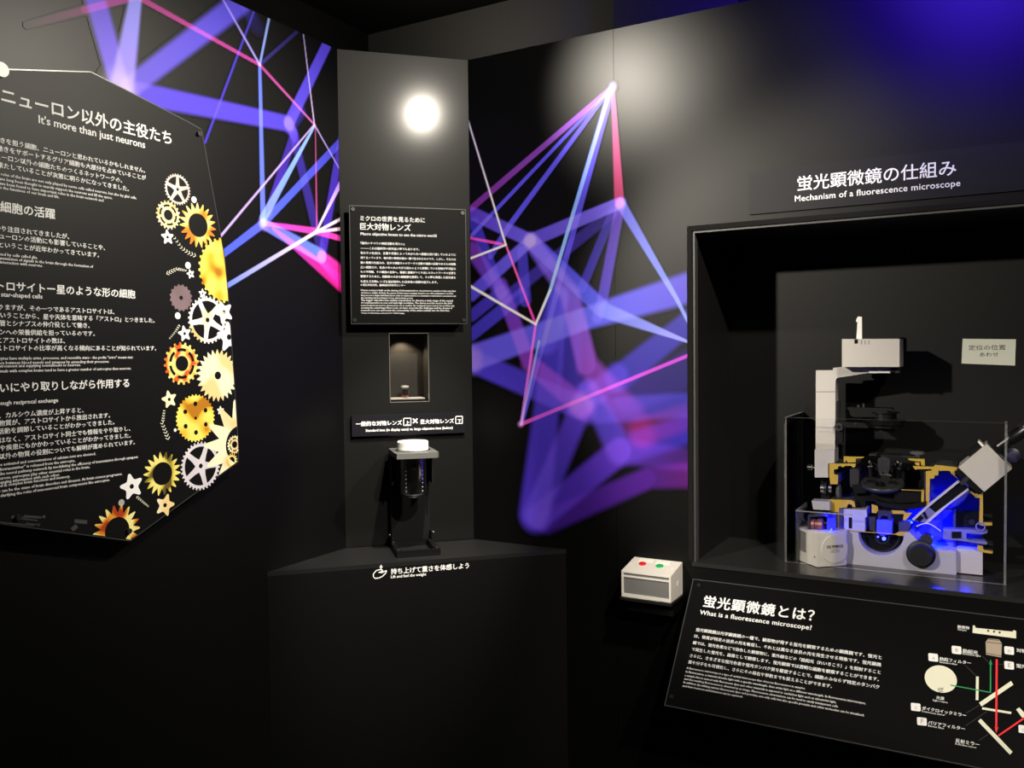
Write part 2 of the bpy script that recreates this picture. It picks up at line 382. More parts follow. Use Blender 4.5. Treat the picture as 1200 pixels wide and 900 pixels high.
RS = [
 ((627,604),(655,345), 40,24, (70,45,190),(60,50,185), .5), ((627,604),(688,460), 30,26, (60,45,180),(80,50,190), .6),
 ((632,606),(727,528), 30,30, (60,40,180),(80,40,175), .5), ((727,528),(815,540), 30,26, (70,32,150),(52,12,90), .6),
 ((640,612),(760,560), 26,24, (55,25,140),(70,20,130), .6), ((760,560),(815,556), 24,30, (60,16,115),(80,14,95), .6),
 ((690,455),(727,528), 24,34, (55,45,170),(70,45,170), .6), ((727,528),(815,500), 34,34, (52,35,150),(36,26,150), .6), ((753,506),(815,485), 32,30, (85,3,38),(60,8,40), .7),
 ((622,282),(668,345), 18,24, (100,80,220),(105,75,190), .6), ((668,345),(688,428), 24,26, (105,75,190),(125,60,180), .5), ((688,428),(738,485), 26,34, (115,50,165),(80,22,100), .7), ((738,485),(752,510), 34,32, (80,22,100),(80,10,62), .8),
 ((553,420),(690,372), 30,26, (100,85,240),(85,85,225), .35), ((690,372),(815,335), 26,36, (85,85,225),(80,70,190), .45), ((553,418),(553,424), 26,26, (110,80,160),(110,80,160), .9),
 ((556,424),(690,482), 26,28, (65,50,200),(70,50,180), .45), ((690,482),(815,474), 30,28, (60,42,150),(44,40,150), .5),
 ((723,445),(815,372), 30,26, (45,35,150),(50,45,150), .5), ((735,468),(815,430), 36,46, (42,26,110),(28,22,95), .6),
 ((678,478),(723,440), 24,28, (90,50,170),(50,35,150), .6),
 ((587,335),(620,425), 18,18, (95,55,190),(120,50,180), .5), ((620,425),(684,478), 20,26, (120,45,160),(110,50,180), .6),
 ((553,392),(612,345), 15,16, (60,50,190),(60,50,190), .4), ((612,295),(616,352), 13,15, (60,50,180),(60,50,180), .4),
 ((553,345),(622,282), 16,14, (80,65,220),(105,90,230), .4), ((553,370),(590,340),14,14,(60,45,180),(60,45,180),.4),
 ((553,250),(622,282), 15,15, (85,55,200),(100,85,225), .35), ((622,282),(727,238), 16,14, (85,65,200),(105,90,210), .35),
 ((622,282),(622,283), 16,16, (90,70,130),(90,70,130), .8), ((727,240),(727,241), 13,13, (70,60,130),(70,60,130), .6),
 ((622,282),(707,363), 18,20, (80,70,225),(75,80,220), .35), ((707,363),(813,403), 18,2, (80,95,200),(135,140,225), .4),
 ((553,292),(592,350), 18,16, (105,45,170),(70,55,190), .6), ((556,262),(588,345), 14,14, (55,45,180),(60,50,190), .4),
 ((718,250),(682,338), 11,11, (50,42,140),(52,42,160), .4), ((720,247),(592,350), 14,14, (45,35,110),(55,40,160), .5),
 ((727,240),(706,352), 12,13, (85,55,165),(70,55,180), .4), ((706,352),(700,372), 13,13, (70,55,180),(60,50,190), .6),
 ((727,238),(793,350), 12,5, (90,90,205),(105,125,220), .35), ((793,350),(813,390), 5,2.5, (105,125,220),(130,140,220), .4),
 ((655,350),(640,400), 26,30, (60,55,200),(60,50,190), .6), ((668,345),(668,470), 26,30, (45,35,150),(55,40,160), .6),
 ((718,100),(726,238), 4,12, (140,60,120),(150,45,85), .3),
 ((718,102),(553,244), 6,8, (120,70,180),(115,40,150), .35), ((716,104),(553,276), 4,5, (75,65,200),(85,75,235), .4), ((714,106),(598,263), 5,7, (75,65,200),(85,75,225), .35), ((598,263),(575,300), 7,8, (85,75,225),(80,60,200), .4),
 ((717,104),(612,495), 9,5, (75,65,190),(80,70,230), .35), ((715,106),(645,340), 6,4, (100,105,230),(140,190,255), .3), ((645,340),(628,380), 3.5,3, (200,225,255),(255,230,255), .4),
 ((718,101),(718,103), 9,9, (90,80,140),(90,80,140), .8),
 ((549,142),(593,287), 1.8,2.2, (210,200,255),(255,245,255), .4), ((551,279),(593,287), 3,3, (235,60,190),(230,80,200), .4), ((593,287),(628,380), 2.2,3, (240,110,180),(240,60,190), .4),
 ((593,287),(551,303), 2.4,2.6, (240,235,255),(255,245,255), .4), ((551,335),(628,380), 3,2.6, (255,245,255),(255,245,255), .4),
 ((628,380),(611,497), 3,4, (240,80,190),(170,110,240), .4), ((632,400),(611,497), 3,3, (120,160,250),(150,120,250), .4),
 ((611,497),(813,414), 4.5,4, (200,75,190),(170,50,190), .35), ((610,497),(611,497), 7,7, (140,90,160),(140,90,160), .8),
]
LS = [
 ((142,108),(109,-10), 26,28, (120,100,250),(85,60,215), .5), ((142,108),(160,-10), 30,14, (150,130,250),(130,135,235), .5), ((140,104),(140,106), 40,40, (120,110,120),(120,110,120), .95),
 ((150,104),(283,2), 22,24, (95,80,215),(70,60,190), .55), ((165,110),(338,145), 26,18, (80,60,215),(75,60,200), .4), ((283,0),(300,30), 16,20, (35,30,110),(15,10,60), .8),
 ((30,30),(98,12), 6,8, (15,8,12),(100,28,90), .6), ((98,12),(165,-6), 8,8, (140,35,120),(140,35,140), .4), ((160,-4),(304,76), 7,4, (150,40,120),(165,55,140), .4), ((304,76),(368,146), 4,2.6, (160,55,130),(180,90,170), .4),
 ((297,14),(240,167), 2.6,3, (55,45,170),(60,45,190), .4), ((260,-2),(304,76), 3,3, (110,100,190),(150,140,230), .4), ((304,76),(348,37), 4,4, (40,35,110),(28,22,80), .5),
 ((315,21),(304,76), 3.5,3, (120,140,210),(120,140,230), .4), ((304,76),(308,262), 4.5,8, (90,110,225),(100,115,245), .35),
 ((355,39),(368,146), 1.8,2, (130,120,170),(190,170,225), .4), ((368,146),(398,199), 2,1.6, (170,150,220),(130,110,190), .4),
 ((368,146),(258,277), 2,3, (170,140,210),(190,170,245), .4), ((368,148),(308,256), 2.5,11, (130,170,240),(110,140,250), .35), ((369,146),(371,270), 1.8,2.2, (130,55,95),(190,70,150), .4),
 ((338,145),(383,52), 15,13, (80,65,205),(75,60,205), .35), ((338,145),(345,160), 16,14, (85,70,210),(50,35,150), .5), ((345,155),(314,250), 11,11, (45,30,140),(70,40,180), .4), ((343,155),(377,298), 13,14, (45,35,140),(45,30,120), .5), ((352,130),(338,150),15,15,(35,25,120),(35,25,120),.6),
 ((308,262),(400,165), 9,9, (80,100,235),(55,50,180), .3), ((308,262),(258,300), 10,8, (85,95,245),(75,95,250), .3), ((308,262),(309,263), 14,14, (100,70,160),(100,70,160), .7),
 ((308,262),(376,300), 13,17, (110,110,250),(95,125,250), .35), ((310,262),(370,271), 5,8, (185,70,215),(215,60,170), .35), ((370,271),(400,280), 8,6, (220,60,180),(230,60,170), .35),
 ((320,268),(400,332), 5,20, (150,50,190),(215,20,130), .4), ((377,302),(400,325), 16,26, (215,60,190),(225,20,130), .4),
 ((377,300),(400,160), 13,11, (65,40,180),(50,35,150), .4),
 ((370,272),(264,336), 4,6, (235,220,255),(105,130,250), .3), ((370,272),(400,212), 2.5,6, (240,225,255),(150,100,240), .35), ((370,272),(400,256), 3,3.6, (240,220,255),(240,220,255), .4), ((370,272),(400,268), 3,3.6, (240,200,240),(240,200,240), .4), ((370,272),(371,272), 6,6, (120,120,120),(120,120,120), .6),
]
mural('wall_mural', lambda x, y: R(x, y), Vector((0, WALL_Y, 0)), Vector((1, 0, 0)), -1.3765, CX0-.014, .95, 2.25, .0025, RS, Vector((0,-1,0)),
      'blue violet and pink line network print between the corner column and display case')
mural('wall_mural', lambda x, y: L(x, y), Vector((WALL_X, 0, 0)), Vector((0, 1, 0)), .55, 1.925, 1.45, 2.386, .0025, LS, Vector((1,0,0)),
      'blue violet and pink line network print on the left wall behind the gear poster')

# ================================================================== GEAR POSTER
PX = WALL_X+.052
prt = root('gear_poster', (PX, 1.1, 1.1), 'large many-sided black poster with yellow gears and Japanese text on the left wall', 'poster')
outl_px = [(9,82), (107,85), (220,143), (236,152), (262.7,300), (266.7,340), (272,414.7), (275.3,461), (279.3,528), (278.5,541), (152.7,633), (0,612.7)]
outl = [L(x, y, PX) for x, y in outl_px] + [Vector((PX, .42, 1.30)), Vector((PX, .36, 1.75)), Vector((PX, .55, 1.98))]
prism('board', outl, (-.008, 0, 0), M['panel'], prt, .0008)
# thin clear acrylic rim around the print
bm = bmesh.new(); cen = Vector((PX, .95, 1.6))
cyl('white_cap', L(0, 82, PX+.004)-Vector((.05,0,0)), (1,0,0), .0135, .056, M['white'], prt, 28, bev=.002)
for a, b in zip(outl, outl[1:]+outl[:1]):
    d = (b-a).normalized(); nn = d.cross(Vector((1,0,0))).normalized()
    if nn.dot(a-cen) < 0: nn = -nn
    add_box(bm, a-Vector((.006,0,0))+nn*.0002, b-a, nn*.0022, Vector((.0055,0,0)))
from_bm('acrylic_rim', bm, M['edge'], prt)
for q in ((232,157), (150,622), (20,606)):
    p = L(q[0], q[1], PX); cyl('standoff', p-Vector((.049,0,0)), (1,0,0), .0055, .056, M['dmetal'], prt, 20, bev=.0008)
FP = FR_L(PX)
T = Print(FP)
T.line('ニューロン以外の主役たち', (1.2,118.5), (201,168.9), bold=.023, res=3)
T.line('It\'s more than just neurons', (45,144), (170,172.5), bold=.020, res=3)
T.line('細胞の活躍', (0,248), (64.5,256), prefix='グリア', bold=.023)
T.line('サイトー星のような形の細胞', (19,339), (158.5,349), prefix='アストロ', bold=.023)
T.line('star-shaped cells', (1,346.5), (49.5,350), prefix='Astrocytes - ', bold=.019)
T.line('いにやり取りしながら作用する', (0,464.8), (151.5,452.8), prefix='お互', bold=.023)
T.line('ough reciprocal exchange', (0,473.5), (68,471), prefix='Interaction thr', bold=.019)
T.build('printed_heading', M['ink'], prt, None)
T = Print(FP)
em_b = .0118
def rl(txt, px, py, em, bold=.020, asp=1.0): T.line(txt, (0, py), (px, py), bold=bold, res=1, em=em, align='R', asp=asp)
for t_, x_, y_ in (('脳の細胞の主役は、脳神経細胞――、脳の働きを担う細胞、ニューロンと思われているかもしれません。', 170,202.5), ('ヒトの脳の細胞は、実はニューロンの働きをサポートするグリア細胞も大部分を占めていることが', 171,211), ('電気信号を介さないニューロン以外の細胞たちのつくるネットワークの、', 143,214), ('生命にとって重要な役割を果たしていることが次第に明らかになってきました。', 151,224),
  ('これまでニューロンのはたらきばかり注目されてきましたが、', 81,280), ('そのネットワークの活躍が、ニューロンの活動にも影響していることや、', 123,293), ('脳の病気にかかわっているということが近年わかってきています。', 116,301.5)):
    rl(t_, x_, y_, em_b)
for t_, x_, y_ in (('The leading roles of the brain are not only played by nerve cells called neurons, but also by glial cells,', 160,233.5), ('which have long been thought to merely support the neurons and fill the space,', 131.5,233.5), ('have been found to have important roles in the brain network and', 121,236.5), ('in the functions of our brain and life.', 69.5,232.5),
  ('The brain is also regulated by cells called glia.', 44,303.5), ('These cells contribute to the transmission of signals in the brain through the formation of', 109,314), ('and interaction with neurons.', 50,313)):
    rl(t_, x_, y_, .0080)
for t_, x_, y_ in (('グリア細胞にはいくつかの種類がありますが、その一つであるアストロサイトは、', 134,368), ('突起がたくさん出ていて星の形に似ているということから、星や天体を意味する「アストロ」とつきました。', 181,378), ('脳血管に足を伸ばし、血管とシナプスの仲介役として働き、', 105,384), ('脳の環境維持やニューロンへの栄養供給を担っているのです。', 111,393.5), ('ほかにもニューロンとアストロサイトの数は、', 76,402), ('脳のサイズが大きい動物ほど、アストロサイトの比率が高くなる傾向にあることが知られています。', 183,410.5),
  ('アストロサイトが活性化し、カルシウム濃度が上昇すると、', 98,483), ('伝達物質と呼ばれる化学物質が、アストロサイトから放出されます。', 129,489), ('神経ネットワークの活動を調節していることがわかってきました。', 134,497), ('ニューロンのサポートだけではなく、アストロサイト同士でも情報をやり取りし、', 152.5,504.5), ('学習機能や記憶、脳の障害や疾患にもかかわっていることがわかってきました。', 153,512.5), ('技術の進歩により、ニューロン以外の物質の役割についても解明が進められています。', 158,520.5)):
    rl(t_, x_, y_, em_b)
for t_, x_, y_ in (('So called astrocytes have multiple arms, processes, and resemble stars - the prefix "astro" means star.', 156,420), ('They mediate as an interface between blood vessels and synapses by extending their processes.', 128,425), ('maintaining the brain environment and supplying nourishment to neurons.', 94.5,429), ('In general, larger animals with complex brains tend to have a greater number of astrocytes than neurons.', 153.5,433),
  ('When astrocytes become activated and concentrations of calcium ions are elevated,', 112,533), ('so called a "gliotransmitter" is released from the astrocyte,', 88,541), ('this regulates the neural pathway network by modulating the efficiency of transmission through synapses.', 162,536.5), ('Besides supporting neurons, astrocytes play other essential roles in the brain,', 105,548.5), ('such as exchanging information with each other,', 70,557.5), ('and are involved in complex brain functions and memory.', 82,559.5), ('Abnormal astrocytes can be the cause of brain disorders and diseases. As brain science progresses,', 143,556.5), ('scientists are focusing on clarifying the roles of non-neuronal brain components like astrocytes.', 128.5,563.5)):
    rl(t_, x_, y_, .0080)
T.build('printed_text', M['ink'], prt, True)
T = Print(FP)
for a, b, w in (((13,605),(48,607),1.6), ((28,604),(50,606),1.4), ((13,606.5),(44,610),1.6), ((0,612),(40,616),1.4), ((30,613),(45,615),1.4), ((87,610.5),(102,612),4.5), ((84,621),(90,616),5), ((50,605),(53,606),3.5), ((44,614),(46,616),3.5)):
    T.stroke(a, b, w)
T.build('printed_credits', M['ink_dim'], prt, True)
# --- gears: flat printed figures, clipped at the board edge
def gear_mat(name, stops, scale, seed):
    m = mat(name, stops[0][1], .4, spec=.3); nt = m.node_tree
    tc = nt.nodes.new('ShaderNodeTexCoord'); n = nt.nodes.new('ShaderNodeTexNoise'); n.inputs['Scale'].default_value = scale; n.inputs['Detail'].default_value = 0
    mp = nt.nodes.new('ShaderNodeMapping'); mp.inputs['Location'].default_value = (seed, seed*2, seed*3)
    cr = nt.nodes.new('ShaderNodeValToRGB'); cr.color_ramp.elements[0].position = stops[0][0]; cr.color_ramp.elements[0].color = (*stops[0][1], 1)
    cr.color_ramp.elements[1].position = stops[-1][0]; cr.color_ramp.elements[1].color = (*stops[-1][1], 1)
    for p, c in stops[1:-1]: e = cr.color_ramp.elements.new(p); e.color = (*c, 1)
    nt.links.new(tc.outputs['Object'], mp.inputs[0]); nt.links.new(mp.outputs[0], n.inputs['Vector']); nt.links.new(n.outputs[0], cr.inputs[0]); nt.links.new(cr.outputs[0], nt.nodes['Principled BSDF'].inputs['Base Color'])
    return m
G = dict(
 pale=gear_mat('pale_pink_print', [(.3,(.55,.47,.44)), (.7,(.72,.66,.63))], 20, 1), yel=gear_mat('pale_yellow_print', [(.35,(.75,.55,.25)), (.6,(.85,.78,.50))], 40, 2),
 sun=gear_mat('orange_yellow_print', [(.38,(.80,.22,.02)), (.5,(.85,.50,.05)), (.62,(.88,.75,.30))], 30, 3), gold=gear_mat('gold_print', [(.36,(.45,.18,.01)), (.44,(.82,.48,.03)), (.62,(.86,.74,.14))], 22, 4),
 mauve=gear_mat('mauve_print', [(.3,(.17,.12,.13)), (.7,(.23,.16,.18))], 20, 5), wo=gear_mat('white_orange_print', [(.36,(.85,.55,.22)), (.5,(.86,.80,.68)), (.6,(.9,.88,.85))], 18, 6),
 red=gear_mat('yellow_red_print', [(.36,(.85,.10,.02)), (.45,(.85,.55,.10)), (.6,(.80,.75,.25))], 55, 7), cream=gear_mat('cream_print', [(.36,(.84,.62,.28)), (.5,(.88,.82,.58))], 14, 8),
 lav=gear_mat('lavender_print', [(.3,(.58,.54,.60)), (.7,(.72,.69,.74))], 20, 9), ygr=gear_mat('olive_yellow_print', [(.36,(.12,.09,.02)), (.48,(.70,.58,.08)), (.6,(.85,.74,.22))], 32, 10),
 fire=gear_mat('red_yellow_print', [(.38,(.40,.05,.01)), (.50,(.80,.35,.03)), (.60,(.88,.80,.30))], 34, 11), white=M['ink'], grey=mat('grey_dot_print', (.42,.38,.38), .5))
def ring(cx, cy, r, n=40, ph=0, k=1): return [(cx+r*math.cos(k*2*math.pi*i/n+ph), cy+r*math.sin(k*2*math.pi*i/n+ph)) for i in range(n)]
def teeth(R0, R1, n, duty=.5):
    out = []
    for i in range(n):
        a = 2*math.pi*i/n; w = 2*math.pi/n
        for q, rr in ((0, R0), (.12, R1), (duty-.08, R1), (duty+.04, R0), (.85, R0)): out.append((rr*math.cos(a+q*w), rr*math.sin(a+q*w)))
    return out
def spikes(R0, R1, n):
    out = []
    for i in range(n):
        a = 2*math.pi*i/n; w = 2*math.pi/n
        for q, rr in ((0, R0), (.40, R1*.96), (.5, R1), (.60, R1*.96)): out.append((rr*math.cos(a+q*w), rr*math.sin(a+q*w)))
    return out
def arcwin(r0, r1, a0, a1, n=8):
    return [(r1*math.cos(a0+(a1-a0)*i/n), r1*math.sin(a0+(a1-a0)*i/n)) for i in range(n+1)] + [(r0*math.cos(a1-(a1-a0)*i/n), r0*math.sin(a1-(a1-a0)*i/n)) for i in range(n+1)]
def star(r, ri=.64):
    out = []
    for i in range(5):
        a = 2*math.pi*i/5+math.pi/2
        for q, rr in ((-.10, 1), (0, 1.08), (.10, 1), (.36, ri*1.02), (.5, ri*.95), (.64, ri*1.02)): out.append((r*rr*math.cos(a+q*2*math.pi/5), r*rr*math.sin(a+q*2*math.pi/5)))
    return out
def lensw(r0, r1, a, half):
    # curved triangular window between two spokes
    out = [(r1*math.cos(a+half*(i/6-1)), r1*math.sin(a+half*(i/6-1))) for i in range(13)]
    tip = (r0*math.cos(a), r0*math.sin(a))
    def mid(p, q, bulge):
        mx, my = (p[0]+q[0])/2, (p[1]+q[1])/2; l = math.hypot(mx, my); return (mx*(1+bulge), my*(1+bulge))
    A, B = out[-1], out[0]
    return out+[mid(A, tip, -.12), (tip[0]*1.05-.03*math.sin(a), tip[1]*1.05+.03*math.cos(a)), tip, mid(B, tip, -.12)]
def shape(kind, n=0):
    if kind == 'spoke': return [teeth(.92, 1, n or 30)]+[lensw(.28, .80, 2*math.pi*i/5+math.pi/5+.3, .50) for i in range(5)]+[ring(0, 0, .10, 14)]
    if kind == 'ring': return [teeth(.88, 1, n or 18)]+[arcwin(.58, .72, 2*math.pi*i/6+.14, 2*math.pi*(i+1)/6-.14) for i in range(6)]+[ring(0, 0, .36, 24)]
    if kind == 'sun': return [spikes(.68, 1, n or 18), ring(0, 0, .52, 36)]
    if kind == 'sunbig': return [spikes(.62, 1, n or 14), ring(0, 0, .42, 36)]
    if kind == 'burst': return [spikes(.80, 1, n or 26), ring(0, 0, .15, 20)]
    if kind == 'plain': return [teeth(.90, 1, n or 16), ring(0, 0, .16, 18)]
    if kind == 'solid': return [teeth(.93, 1, n or 26)]
    if kind == 'holes': return [teeth(.94, 1, n or 32), ring(0, 0, .07, 12)]+[ring(.60*math.cos(math.pi/3*i+math.pi/2), .60*math.sin(math.pi/3*i+math.pi/2), .10, 14) for i in range(6)]
    if kind == 'star': return [star(1), ring(0, 0, .2, 14)]
    if kind == 'dot': return [ring(0, 0, 1, 20)]
def printed(name, kind, c, r, m, n=0, rot=0, lift=.0005, holes=None):
    ctr = L(c[0], c[1], PX); k = r*(ctr-CAM).dot(CF)/F_PX
    cv = bpy.data.curves.new('tmp', 'CURVE'); cv.dimensions = '2D'; cv.fill_mode = 'BOTH'
    for lp in (shape(kind, n) if holes is None else holes):
        s = cv.splines.new('POLY'); s.points.add(len(lp)-1); s.use_cyclic_u = True
        for i, (x, y) in enumerate(lp): s.points[i].co = (x*math.cos(rot)-y*math.sin(rot), x*math.sin(rot)+y*math.cos(rot), 0, 1)
    me = curve_mesh(cv)
    for v in me.vertices: x, y = v.co.x*k, v.co.y*k; v.co = (ctr.x+lift, ctr.y+x, ctr.z+y)
    bm = bmesh.new(); bm.from_mesh(me); bmesh.ops.remove_doubles(bm, verts=bm.verts, dist=1e-6)
    for a, b in zip(outl, outl[1:]):
        if (a-ctr).length > k*1.6 and (b-ctr).length > k*1.6: continue
        d = (b-a).normalized(); nn = d.cross(Vector((1,0,0))).normalized()
        if nn.dot(a-cen) < 0: nn = -nn
        bmesh.ops.bisect_plane(bm, geom=bm.verts[:]+bm.edges[:]+bm.faces[:], plane_co=a-nn*.0012, plane_no=nn, clear_outer=True)
    bm.to_mesh(me); bm.free()
    return link(name, me, m, prt)
GEARS = [('spoke',(208,222),18.3,'pale',30,0), ('ring',(197,252),17,'yel',20,.2), ('sun',(232,264),26.5,'sun',19,.1), ('solid',(263,317),38,'gold',30,0),
 ('plain',(212,349),16,'mauve',16,.1), ('ring',(213,426),25,'red',20,0), ('spoke',(243,375),28,'wo',30,.5), ('burst',(255,440),31,'cream',26,0), ('holes',(229,490),28,'gold',34,0),
 ('spoke',(235,546),28.5,'lav',34,.9), ('sun',(190,555),26,'ygr',18,.1), ('sun',(137,622),31,'fire',18,.12)]
for i, (k_, c_, r_, m_, n_, ro) in enumerate(GEARS): printed('gear_print', k_, c_, r_, G[m_], n_, ro, .0005+.00005*i)
printed('gear_print', 'sunbig', (282,521), 54, G['cream'], 14, .15, .0012)
printed('gear_print', 'ring', (274.5,521), 11, G['yel'], 18, 0, .0014)
printed('gear_print', 'sun', (271,540), 9, G['sun'], 16, 0, .0014)
for c_, r_, m_, ro in (((196,278),8.5,'white',.1), ((223,321),5.5,'white',.3), ((237,344),5.5,'white',0), ((216,391),9,'white',.2), ((198,468),10,'cream',.2), ((154,570),14.5,'white',.2), ((193,592),12.5,'cream',.9), ((258,481),5,'white',0), ((262,366),13,'white',.4), ((268,395),17,'white',.1)):
    printed('star_print', 'star', c_, r_, G[m_], 0, ro, .0011)
for c_, r_, m_ in (((227,234),3.8,'white'), ((220,311),4,'white'), ((208,370),4,'white'), ((142,589),4,'grey'), ((205,504),2,'white')):
    printed('dot_print', 'dot', c_, r_, G[m_], 0, 0, .0010)
T = Print(FP, .001)
def chev(pts, n, s0, s1):
    for i in range(n):
        t = i/(n-1); k = t*(len(pts)-1); j = min(int(k), len(pts)-2); f = k-j
        x = pts[j][0]*(1-f)+pts[j+1][0]*f; y = pts[j][1]*(1-f)+pts[j+1][1]*f
        dx, dy = pts[j+1][0]-pts[j][0], pts[j+1][1]-pts[j][1]; l = math.hypot(dx, dy); dx /= l; dy /= l; s = s0+(s1-s0)*t
        for sg in (-1, 1): T.stroke((x, y), (x-dx*s+sg*-dy*s, y-dy*s+sg*dx*s), .8)
chev([(205,280),(212,290),(220,296),(229,300)], 9, 1.5, 2.4); chev([(217,317),(207,315),(195,321)], 10, 1, 2.4); chev([(192,482),(190,497),(197,515)], 11, 1.2, 2.6); chev([(173,593),(167,588),(160,582)], 8, .8, 1.6); chev([(199,396),(205,389),(210,381)], 8, .8, 1.4)
T.build('chevron_print', M['cream_ink'], prt, True)

# ================================================================== COLUMN: text panel, window, sign, stand, plinth
def slab(name, u0, u1, w0, w1, z0, z1, m, parent, bev=0):
    bm = bmesh.new(); cbox(bm, u0, u1, w0, w1, z0, z1)
    if bev: bevel(bm, bev)
    return from_bm(name, bm, m, parent)
ip = root('information_panel', cl(.19, .04, 1.596), 'square black panel headed macro objective lenses on the grey column, above the small lit window', 'panel')
slab('board', .025, .362, .034, .040, 1.597, 1.932, mat('black_acrylic_notice', (.003, .003, .003), .45, spec=.09), ip, .0006)
bm = bmesh.new()
for a, b, c, d in ((.0225,.0247,1.5945,1.9345), (.3623,.3645,1.5945,1.9345), (.0247,.3623,1.5945,1.5967), (.0247,.3623,1.9323,1.9345)): cbox(bm, a, b, .0345, .0402, c, d)
from_bm('acrylic_rim', bm, M['edge'], ip)
for u in (.033, .354):
    for z in (1.606, 1.923):
        cyl('standoff', cl(u, .001, z), CM, .0058, .043, M['dmetal'], ip, 20, bev=.0008)
T = Print(FR_C(.040))
T.line('ミクロの世界を見るために', (422,258.2), (498,260), bold=.020, res=3)
T.line('巨大対物レンズ', (422,268.5), (481.5,269.5), bold=.020, res=3)
T.line('Macro objective lenses to see the micro world', (422.5,275.5), (511.5,278), bold=.019)
T.build('printed_heading', M['ink'], ip, None)
T = Print(FR_C(.040))
jp = ['『脳内のすべての神経活動を見たい』', '―――これは脳科学の研究者の夢でもあります。', '私たちの社会は、言葉や表情によって人から人へ情報を受け渡しているように', '成り立っています。個人間の情報伝達は一朝で生まれたものです。しかし、それらは', '脳の複雑な仕組みは、巨大な細胞ネットワークの活動や連鎖の記録であるため困難', '広い視野だけ、社会の中の人の大きな流れのように俯瞰している技術が不可能な', 'もの不明瞭、その構造の全体へ、複雑に連鎖がつくり出したネットワークの全景を', '観察するために、超解像の大きな顕微鏡を開発して、その夢を実現した研究者を', 'も捉える対物レンズを設計制作した日本発の挑戦を紹介します。', '＊理化学研究所、脳神経科学研究センター']
ys = [286, 292, 297.5, 303, 308.8, 314.4, 319.6, 325, 331, 335]
xe = [474, 491.5, 534, 534, 534, 534, 534, 534, 513, 475]
for t_, y_, x_ in zip(jp, ys, xe): T.line(t_, (422.5, y_), (x_, y_+.9*(x_-422)/112), bold=.020, res=1)
en = ['Human society is built on the sharing of information from one person to another is the very fact', 'and this is a delight. Similarly, the system of information exchange between one cell in individual in our brain', 'they are not a single individual, but in order to understand it, it is essential to understand connections and', 'the working and mechanism of one whole brain as it is.', 'The bigger objective lens enables researchers to observe a wide range of the neural', 'of communication at once and with high resolution. The device used the most in the field', 'network which was used to observe from one to another. By creating the macro lens in the world by only', 'creating the actual huge Macro Lens, we have overcome the challenges and the dreams of', 'research is to see and touch the connectivity of the entire activity into the first lens.', '*Center for Brain Science, Laboratory for Cellular Imaging']
xe2 = [534, 531, 534, 484, 530.5, 529.5, 532.5, 530, 527, 474]
for i, (t_, x_) in enumerate(zip(en, xe2)):
    y_ = 341+i*2.95; T.line(t_, (423, y_), (x_, y_+.5), bold=.020, res=1)
T.build('printed_text', M['ink'], ip, True)
# small lit window recess
nw = root('display_niche', cl((wu0+wu1)/2, 0, wz0), 'narrow upright lit display window with metal edge set into the grey column', 'display window')
dn = .10
bm = bmesh.new()
cbox(bm, wu0-.004, wu0, -dn, -.0205, wz0-.004, wz1+.004); cbox(bm, wu1, wu1+.004, -dn, -.0205, wz0-.004, wz1+.004)
cbox(bm, wu0-.004, wu1+.004, -dn, -.0205, wz0-.004, wz0); cbox(bm, wu0-.004, wu1+.004, -dn, -.0205, wz1, wz1+.004)
cbox(bm, wu0-.004, wu1+.004, -dn-.004, -dn, wz0-.004, wz1+.004)
from_bm('recess', bm, mat('niche_charcoal', (.018, .0165, .014), .5), nw)
bm = bmesh.new(); e_ = .0016
for a, b, c, d in ((wu0, wu0+e_, wz0, wz1), (wu1-e_, wu1, wz0, wz1), (wu0, wu1, wz0, wz0+e_), (wu0, wu1, wz1-e_, wz1)): cbox(bm, a, b, -.012, .001, c, d)
from_bm('metal_edge', bm, mat('brushed_trim', (.22,.21,.2), .35, metal=.6), nw)
slab('shelf_plate', wu0+.007, wu1-.008, -dn+.012, -.028, wz0+.007, wz0+.011, M['white'], nw, .0005)
slab('glass_pane', wu0+.002, wu1-.002, -.011, -.009, wz0+.002, wz1-.002, M['clear'], nw)
spot('niche_lamp', cl((wu0+wu1)/2-.010, -dn+.030, wz1-.003), cl((wu0+wu1)/2-.005, -dn+.055, wz0), 1.3, (1, .8, .55), 120, .5, .004)
sl = root('objective_lens', cl((wu0+wu1)/2-.006, -.055, wz0+.011), 'tiny silver microscope objective with red ring standing in the lit window', 'lens')
lc = cl((wu0+wu1)/2-.006, -.055, wz0+.011)
lathe('barrel', lc, UP, [(.009,0), (.009,.003), (.0098,.0032), (.0098,.006), (.0085,.0065), (.0085,.026), (.0098,.027), (.0098,.030), (.008,.0305)], M['chrome'], sl)
lathe('red_ring', lc, UP, [(.0099,.0035), (.0104,.004), (.0104,.0065), (.0099,.007), (.0099,.0035)], M['pinkring'], sl)
lathe('top_cap', lc, UP, [(.0105,.0305), (.0115,.032), (.0115,.035), (.009,.0362)], M['white'], sl)
